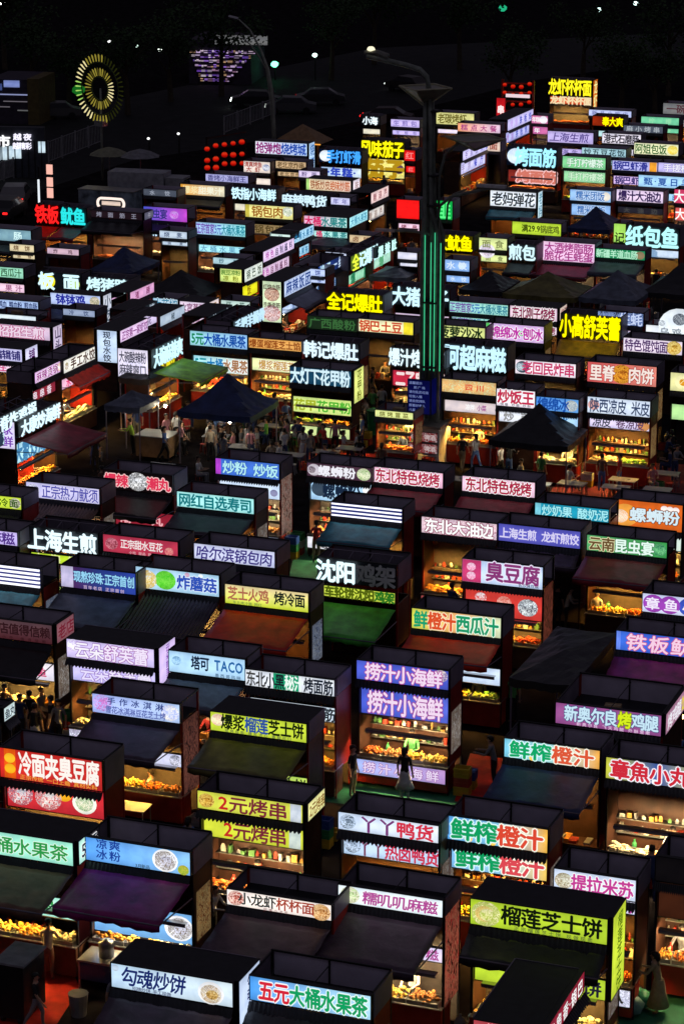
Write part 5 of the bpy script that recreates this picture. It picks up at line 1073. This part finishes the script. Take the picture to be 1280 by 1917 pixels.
B3 = at(75, 400, 0); fr = empty('light_mast', B3); tag(fr, 'slim white glowing mast beside the red light boxes', 'mast'); box('post', M_black, fr, -.05, .05, 0, .1, 0, zat(B3, 312)); box('light_tube', glow('e8f0f8', 1.1, True), fr, -.06, .06, -.08, 0, zat(B3, 382), zat(B3, 336))
# neon oval over the dim board
B4 = at(209, 430, 0); fr = empty('neon_sign', B4); tag(fr, 'warm white oval neon frame standing over a dark board', 'neon sign')
zc = zat(B4, 381); rx, rz_ = 27 * hm(B4), 9 * vm(B4)
m = MB(); m.tube([((rx * .7 + rx * .3 * abs(math.cos(a))) * math.copysign(1, math.cos(a)) if abs(math.cos(a)) > .02 else 0, 0, zc + rz_ * math.sin(a)) for a in [i * math.pi / 12 for i in range(25)]], .09, 6)
ob('neon_tube', m.mesh('neon_tube', glow('ffe8dc', 1.2, True)), fr); box('light_panel', glow('f8dcc8', .9), fr, -rx * .7, rx * .7, .02, .08, zc - rz_ * .4, zc + rz_ * .4)
for x in (-rx * .7, rx * .7): box('post', M_black, fr, x - .05, x + .05, .1, .2, 0, zc)
# ================================================================ street lamps far off
def curved(px, py, pts, look, rr=.12):
    P = at(px, py, 0); r = empty('street_lamp', P); tag(r, look, 'street lamp')
    L = [((a - px) * hm(P) / math.cos(HEAD), 0, zat(P, b)) for a, b in pts]; m = MB(); m.tube([(0, 0, 0)] + L, rr, 8, r1=.05); ob('pole', m.mesh('pole', surf('grey_lamp_pole', (.3, .32, .27), .4), True), r)
    return r, L
r, L = curved(514, 285, [(513, 230), (510, 170), (503, 130), (490, 95), (470, 58), (448, 38)], 'tall thin street lamp bowing over the road', .17)
m = MB(); m.tube([Vector(L[-1]), Vector(L[-1]) + Vector((-.8, 0, .15))], .14, 6); ob('lamp_head', m.mesh('lamp_head', M_steel), r)
r, L = curved(512, 284, [(508, 200), (500, 130), (485, 105), (470, 85), (455, 74)], 'second thinner street lamp bowing beside the first', .08)
BL = MB(); BL.blob((0, 0, 0), 1, 1, 0, 8)
def lamp(px, py, dpy, c, s, size, look, cat='lamp', nm='far_lamp'):
    P = at(px, dpy, 0); r = empty(nm, P); tag(r, look, cat); z = zat(P, py)
    m = MB(); m.tube([(0, 0, 0), (0, 0, z)], .07, 5); ob('pole', m.mesh('pole', M_black), r)
    m = MB(); m.blob((0, -.1, z), size, .8, 0, 8); ob('lamp_glass', m.mesh('lamp_glass', glow(c, s, True), True), r)
lamp(515, 120, 150, '60ffb0', 6, .38, 'green traffic light glowing on the far road', 'traffic light', 'traffic_light')
lamp(590, 103, 150, 'd8fff0', 4, .26, 'white-green lamp on the far road beyond the traffic light')
lamp(1120, 18, 60, 'd8fff8', 3, .3, 'small white lamp high in the dark distance')
lamp(1188, 6, 50, 'd8fff8', 3, .3, 'smaller white lamp beyond the other, at the top edge')
lamp(258, 86, 140, 'c8e8d8', 2, .2, 'dot of pale light over the dark trees')
lamp(301, 93, 140, 'f0fff0', 3, .22, 'bright dot of light by the purple terraces')
lamp(207, 77, 140, 'f0f0f0', 2, .18, 'dot of white light above the petal ring')
lamp(940, 15, 60, '20a878', 1.2, .5, 'faint green light among far trees')
lamp(280, 259, 300, 'f0f0f0', 2, .12, 'tiny white lamp in the dark square')
lamp(336, 250, 300, 'f0f0f0', 2, .12, 'tiny white lamp in the dark square, further along')
lamp(960, 446-90+6, 400, 'fff', 0.01, .01, 'x') if 0 else None
lamp(1272, 1340, 1420, 'ffc880', 8, .12, 'small warm lantern lamp beside the magenta roof edge')
lamp(8, 4, 100, 'f8fff8', 4, .35, 'bright white lamp at the top corner')
lamp(150, 168, 215, '30c040', .25, .6, 'green spot lamp shining beside the petal ring')
# ================================================================ cars and truck
def car(px, py, rz, col, look, tail=None, head=None):
    P = at(px, py, 0); r = empty('parked_car', P, rz); tag(r, look, 'car', 'cars by the road')
    prof = [(-2.2, .35), (-2.2, .85), (-1.5, 1.0), (-.9, 1.45), (.7, 1.5), (1.5, 1.0), (2.15, .85), (2.25, .4)]
    v = []; f = []
    for s, ins in ((-.88, 0), (.88, 0)):
        for x, z in prof: v.append((x, s * (.82 if z > 1.2 else 1), z))
    n = len(prof)
    for i in range(n): f.append((i, (i + 1) % n, n + (i + 1) % n, n + i))
    f += [tuple(range(n - 1, -1, -1)), tuple(range(n, 2 * n))]
    ob('body', mesh('body', v, f, surf('car_paint_' + look.split()[0] + str(px), tuple(c * .35 for c in col), .4, .3, var=.05)), r)
    m = MB()
    for s in (-1, 1): m.f.append(tuple(len(m.v) + i for i in range(4))); m.v += [(-1.3, s * .9, 1.03), (1.3, s * .9, 1.03), (.65, s * .76, 1.42), (-.85, s * .76, 1.42)]; m.m.append(0)
    m.f.append(tuple(len(m.v) + i for i in range(4))); m.v += [(1.47, -.7, 1.03), (1.47, .7, 1.03), (.75, .6, 1.48), (.75, -.6, 1.48)]; m.m.append(0)
    ob('window', m.mesh('window', surf('car_glass', (.02, .02, .025), .1)), r)
    for x in (-1.35, 1.4):
        for s in (-.8, .8):
            m = MB(); m.tube([(x, s - .1, .32), (x, s + .1, .32)], .32, 12); ob('wheel', m.mesh('wheel', M_black), r)
    for s in (-.65, .65):
        if tail: box('tail_light', glow('ff2020', tail, True), r, -2.26, -2.19, s - .16, s + .16, .7, .84)
        if head: box('headlight', glow('f4fff8', head, True), r, 2.2, 2.3, s - .14, s + .14, .6, .74)
car(30, 384, R(110), (.5, .5, .52), 'white car with red tail lights at the frame edge', 2.5)
car(12, 410, R(100), (.1, .1, .11), 'dark car parked before the white one', 2.0)
car(545, 212, R(200), (.25, .26, .28), 'grey car dim on the road past the curved lamp', None, .6)
car(480, 200, R(200), (.06, .06, .07), 'black car with two white headlights on', None, 5)
car(600, 196, R(20), (.12, .12, .13), 'dark grey car further along the road', .4)
car(765, 172, R(160), (.12, .1, .1), 'black car with white lights beyond the lamp head', None, 4)
car(725, 233, R(10), (.08, .02, .02), 'dark red car with red tail lights beside the white emblem', 3)
car(105, 222, R(210), (.3, .3, .3), 'silver car beyond the railing near the petal ring', None, .5)
P = at(203, 378, 0); r = empty('box_truck', P, R(6)); r.scale = (.8, .8, .75); tag(r, 'dim white box truck parked behind the neon oval', 'truck', 'vehicles at the market edge')
box('cargo_box', surf('truck_white', (.32, .33, .36), .5), r, 0, 5.2, 0, 2.2, .9, 2.9); box('cab', surf('truck_cab', (.3, .3, .32), .4), r, 5.3, 7.0, .1, 2.1, .5, 2.5); box('windscreen', surf('car_glass', (.02, .02, .025), .1), r, 7.0, 7.03, .25, 1.95, 1.5, 2.3); box('chassis', M_black, r, 0, 6.9, .3, 1.9, .5, .89)
for x in (1, 5.9):
    for y in (.05, 2.15): m = MB(); m.tube([(x, y - .12, .45), (x, y + .12, .45)], .45, 12); ob('wheel', m.mesh('wheel', M_black), r)
P = at(148, 390, 0); r = empty('storage_container', P); tag(r, 'blue-grey patterned container in front of the box truck', 'container'); box('body', surf('blotched_container', (.2, .26, .32), .6, var=.8, scale=1.5), r, 0, 4.2, 0, 1.5, 0, 1.35); box('lid', M_steel, r, -.05, 4.25, -.05, 1.55, 1.352, 1.4)
for px, py, c in ((206, 330, 'olive'), (264, 334, 'grey')):
    P = at(px, py + 20, 0); r = empty('market_umbrella', P); tag(r, 'faded ' + c + ' umbrella over a pole beside the box truck', 'umbrella'); m = MB(); m.lathe([(1.5, 2.4), (.8, 2.75), (.02, 2.95)], 8); ob('canopy', m.mesh('canopy', surf('umbrella_' + c, (.2, .2, .14) if c == 'olive' else (.2, .2, .22), .7)), r); m = MB(); m.tube([(0, 0, 0), (0, 0, 2.6)], .03, 5); ob('pole', m.mesh('pole', M_steel), r)
P = at(560, 300, 0); r = empty('pavilion', P); tag(r, 'small wooden pavilion roof edged with a warm light line', 'pavilion')
z1 = zat(P, 262)
v = [(-1.6, -1.6, z1), (2.4, -1.6, z1), (2.4, 1.2, z1), (-1.6, 1.2, z1), (.4, -.2, z1 + 1.3)]
ob('roof', mesh('roof', v, [(0, 1, 4), (1, 2, 4), (2, 3, 4), (3, 0, 4), (3, 2, 1, 0)], M_wood), r); box('light_line', glow('ffa840', 1.2, True), r, -1.6, 2.4, -1.66, -1.6, z1 - .06, z1 + .02)
for x in (-1.3, 2.1): box('post', M_wood, r, x - .08, x + .08, -1.4, -1.24, 0, z1)
# ================================================================ purple lit terraces far behind
P = at(352, 158, 0); r = empty('terraced_building', P, R(12)); tag(r, 'far terraced building outlined in violet lights with a pale top board', 'building')
s = hm(P); sv = vm(P)
box('wall', surf('dark_far_wall', (.05, .04, .06), .8), r, 0, 118 * s, .6, 8, 0, 78 * sv)
k_ = 0
for j in range(7):
    z0 = (6 + j * 8.2) * sv; xa = (24 - j * 3.6) * s; xb = (78 + j * 8) * s
    box('terrace', surf('far_terrace', (.12, .09, .14), .7), r, xa, xb, .1 + j * .08, .6, z0, z0 + 5.4 * sv)
    x = xa
    while x < xb - s:
        w_ = rng.uniform(2, 9) * s; c = rng.choice(['7a48c8', 'a878e8', '6848a8', 'e0c8f0', 'a07898', 'c8a078', 'd8b8e8', 'f0e0f0', 'e8d0e8'])
        for _ in range(2): box('light_line', glow(c, rng.choice([.35, .6, .8]), True), r, x, min(x + w_, xb), -.02 + j * .08, .1 + j * .08, *(lambda q_: (z0 + q_ * sv, z0 + (q_ + rng.uniform(.7, 1.7)) * sv))(rng.choice([.3, 2.2, 4])))
        x += w_ + rng.uniform(.2, 1.5) * s
box('top_board', glow('787878', .8), r, 52 * s, 150 * s, .1, .5, 72 * sv, 88 * sv)
for i in range(10): q = rng.uniform(-30, 50) * s; box('light_line', glow(rng.choice(['705878', '909090', '8870b0']), .5, True), r, q, q + rng.uniform(4, 16) * s, .0, .2, (60 + rng.uniform(0, 26)) * sv, (60.0 + rng.uniform(0, 26)) * sv + .15) if 0 else None
P = at(-20, 232, 0); r = empty('lit_building', P, R(10)); tag(r, 'dark low building with a blue-white lit upper band at the frame edge', 'building'); s = hm(P); sv = vm(P)
box('wall', surf('dark_far_wall', (.05, .04, .06), .8), r, 0, 78 * s, .3, 6, 0, 80 * sv); box('side_pier', surf('ochre_pier', (.12, .09, .03), .7), r, 76 * s, 98 * s, .1, 5, 0, 82 * sv)
for x0, x1, y0, y1, c, e_ in [(30, 60, 66, 78, '8898d8', .8), (0, 26, 60, 72, '485890', .7), (0, 76, 52, 54, 'a8b0e0', .7), (28, 74, 40, 41.5, '908890', .5), (8, 40, 30, 31.5, '908890', .5), (55, 76, 24, 26, '808080', .5)]:
    box('lit_band', glow(c, e_), r, x0 * s, x1 * s, .2, .3, y0 * sv, y1 * sv)
# ================================================================ trees in the dark
LEAF = surf('dark_leaves', (.03, .06, .02), .8, var=.5, scale=2); BARK = surf('bark', (.06, .045, .03), .9)
def crown_mesh(seed):
    q = random.Random(seed); v = []; f = []
    cl_ = [(q.gauss(0, .38), q.gauss(0, .38), q.uniform(-.45, .6)) for _ in range(16)]
    for i in range(1500):
        c = q.choice(cl_); p = Vector((q.gauss(c[0], .17), q.gauss(c[1], .17), q.gauss(c[2], .14))); a = Vector((q.gauss(0, 1), q.gauss(0, 1), q.gauss(0, 1))).normalized() * .045; b = a.cross(Vector((q.gauss(0, 1), q.gauss(0, 1), 1))).normalized() * .035
        n = len(v); v += [tuple(p - a), tuple(p + b), tuple(p + a), tuple(p - b)]; f.append((n, n + 1, n + 2, n + 3))
    return mesh('crown', v, f, LEAF)
CR = [crown_mesh(i) for i in range(3)]
TL_ = ['beside the lit building', 'between the petal ring and the lit building', 'behind the petal ring', 'in front of the violet terraces', 'taller, by the violet terraces', 'past the curved street lamps', 'behind the far lamp head', 'right of the lamp head'.replace('right of', 'well past'), 'behind the lantern tower', 'beyond the highest yellow letters', 'near the far edge of the stalls', 'in the far corner', 'over the greyish sign', 'at the top corner under the bright lamp']
for i, (px, py, h) in enumerate([(60, 190, 9), (130, 210, 8), (240, 215, 9), (320, 190, 8), (415, 180, 10), (620, 150, 9), (700, 120, 10), (860, 130, 10), (955, 205, 8), (1090, 150, 8), (1160, 225, 8), (1250, 180, 10), (1225, 225, 7), (10, 130, 13)]):
    P = at(px, py, 0); r = empty('broadleaf_tree', P, i * 1.3); tag(r, 'dark leafy tree ' + TL_[i], 'tree', 'trees in the dark beyond the market')
    m = MB(); m.tube([(0, 0, 0), (.1, 0, h * .3), (0, .1, h * .6)], .28, 8, r1=.12)
    for a in range(5): w = a * 1.26; m.tube([(.05, 0, h * (.3 + .05 * a)), (h * .22 * math.cos(w), h * .22 * math.sin(w), h * (.6 + .03 * a))], .1, 5, r1=.04)
    ob('trunk', m.mesh('trunk', BARK), r); ob('crown', CR[i % 3], r, (0, 0, h * .66), (0, 0, i), (h * .42, h * .42, h * .36))
# ================================================================ loose things near the camera
P = at(22, 1917, 0); r = empty('covered_cart', P); tag(r, 'black covered cart with a pale lid edge on the red carpet', 'cart')
x0 = -30 * hm(P); x1 = 28 * hm(P); box('body', M_black, r, x0, x1, 0, 1.2, .15, 1.65); box('lid', surf('grey_lid', (.25, .25, .27), .5), r, x0 - .05, x1 + .05, -.05, 1.25, 1.66, 1.72); 
for x in (x0 + .1, x1 - .2): m = MB(); m.tube([(x, .1, .12), (x + .08, .1, .12)], .12, 8); ob('wheel', m.mesh('wheel', M_black), r)
P = at(178, 1860, 0); r = empty('steel_worktable', P); tag(r, 'steel work table by the red carpet corner', 'table'); box('table_top', M_steel, r, -.5, .6, 0, .9, .85, .9); 
for x in (-.48, .52):
    for y in (.02, .82): box('leg', M_steel, r, x, x + .05, y, y + .05, 0, .849)
box('drawer', surf('navy_steel', (.04, .05, .12), .4), r, -.42, .5, .0, .85, .35, .84)
m = MB(); m.lathe([(.2, 0), (.2, .42), (.19, .44), (.06, .47), (.06, .5)], 16); o = ob('stock_pot', m.mesh('stock_pot', M_steel, True), None, P + Vector((.15, .45, .905))); tag(o, 'tall steel stock pot on the steel work table', 'pot')
m = MB(); m.lathe([(.2, 0), (.26, .6), (.27, .62)], 12); o = ob('waste_bin', m.mesh('waste_bin', surf('grey_bin', (.2, .2, .2), .5)), None, at(148, 1900, 0)); tag(o, 'grey waste bin beside the steel work table', 'bin')
o = ob('waste_bin', bpy.data.meshes['waste_bin'].copy(), None, at(700, 812, 0)); o.scale = (1.4, 1.4, 1.9); o.data.materials[0] = surf('green_bin', (.03, .3, .1), .5); tag(o, 'tall green bin beyond the drinks kiosk', 'bin')
for i, (px, py) in enumerate([(1165, 1890), (1182, 1900), (1198, 1888), (1178, 1875)]):
    m = MB(); m.blob((0, 0, .28), .34, .85, 0, 9, i); o = ob('refuse_bag', m.mesh('refuse_bag', surf(['green_bag', 'grey_green_bag'][i % 2], [(.03, .25, .12), (.15, .3, .25)][i % 2], .4, bump=.6), True), None, at(px, py, 0)); tag(o, ['bright green', 'grey-green', 'green upright', 'pale green topmost'][i] + ' refuse bag by the lime durian stall', 'bag', 'refuse bags by the lime durian stall')
P = at(285, 862, 0); r = empty('wooden_cart', P); tag(r, 'wooden box cart with a pale top among the seated crowd', 'cart'); box('body', M_wood, r, -.8, .8, 0, 1.2, .15, 1.1); box('top', M_ttop, r, -.85, .85, -.05, 1.25, 1.102, 1.15)
for x in (-.6, .5): m = MB(); m.tube([(x, -.03, .15), (x + .08, -.03, .15)], .15, 8); ob('wheel', m.mesh('wheel', M_black), r)
# crates, coolers and gas bottles tucked at stall ends
CRM = MB(); CRM.box(0, .5, 0, .36, 0, .04).box(0, .5, 0, .03, .04, .3).box(0, .5, .33, .36, .04, .3).box(0, .03, .03, .33, .04, .3).box(.47, .5, .03, .33, .04, .3).box(-.01, .51, -.01, -.001, .24, .3).box(-.01, .51, -.01, -.001, .1, .14)
GM = MB(); GM.lathe([(.1, 0), (.16, .05), (.16, .5), (.1, .62), (.04, .64), (.04, .72)], 10)
CC = {n: surf('crate_' + n, c, .5) for n, c in [('blue', (.03, .08, .35)), ('red', (.4, .04, .03)), ('green', (.03, .25, .08)), ('yellow', (.6, .4, .03)), ('white', (.5, .5, .5))]}
CMS = {n: CRM.mesh('crate', m) for n, m in CC.items()}; GMS = GM.mesh('gas_bottle', surf('gas_bottle_grey', (.25, .28, .25), .4), True)
for idx, (key, C, rt_, W, e) in enumerate(ST2):
    if depth(rt_.location) > 170: continue
    M = Matrix.Translation(rt_.location) @ Matrix.Rotation(rt_.rotation_euler.z, 4, 'Z')
    for j in range(rng.choice([0, 1, 2, 2])):
        P = M @ Vector((W + .12 + .0 * j, .1 + .6 * j, 0)); Pc = M @ Vector((W + .35, .3 + .6 * j, 0))
        if not free(Pc, .1, rt_) or any((Vector((Pc.x, Pc.y, 0)) - q).length < .4 for q in PEOPLE): continue
        n = rng.choice(list(CMS))
        if rng.random() < .75:
            for lv in range(rng.choice([1, 2, 3])):
                n2 = n if lv == 0 else rng.choice([q for q in CMS if q != n]); n = n2
                o = ob('crate', CMS[n2], None, P + Vector((0, 0, lv * .305)), (0, 0, rt_.rotation_euler.z + rng.uniform(-.05, .05)))
                tag(o, n2 + ' crate, ' + ['on the ground', 'second up', 'third up'][lv] + (', front' if j == 0 else ', rear') + ' end of ' + short(key, 8), 'crate', 'plastic crates at the stall ends')
        else:
            o = ob('gas_bottle', GMS, None, Pc); tag(o, 'grey gas bottle, ' + ('front' if j == 0 else 'rear') + ' end of ' + short(key, 9), 'gas bottle', 'gas bottles at the stall ends')
# ---------------------------------------------------------------- labels: none shared by chance, none over sixteen words
TR_ = ('a', 'the', 'of', 'with', 'and', 'under', 'over', 'between', 'behind', 'above', 'beside', 'in', 'on', 'by', 'to', 'its', 'round', 'at', 'before', 'second', 'third')
def trim(w, n):
    w = w[:n]
    while w and w[-1].strip(',') in TR_: w.pop()
    return ' '.join(w).rstrip(',')
groups_ = {}
for o in scene.objects:
    if o.parent is None and 'label' in o:
        o['label'] = trim(o['label'].split(), 16); groups_.setdefault(o['label'], []).append(o)
OD = ['first', 'second', 'third', 'fourth', 'fifth', 'sixth', 'seventh', 'eighth', 'ninth', 'tenth', 'eleventh', 'twelfth']
dup_ = {}
for lb, os_ in groups_.items():
    if len(os_) > 1: dup_.setdefault(trim(lb.split(), 11), []).extend(os_)
for lb, os_ in dup_.items():
    os_.sort(key=lambda o: (o.location - PC).length)
    for i, o in enumerate(os_): o['label'] = lb + ', ' + OD[min(i, 11)] + ' from the lamp column'
scene.view_layers[0].update()
bpy.data.objects.remove(_to)
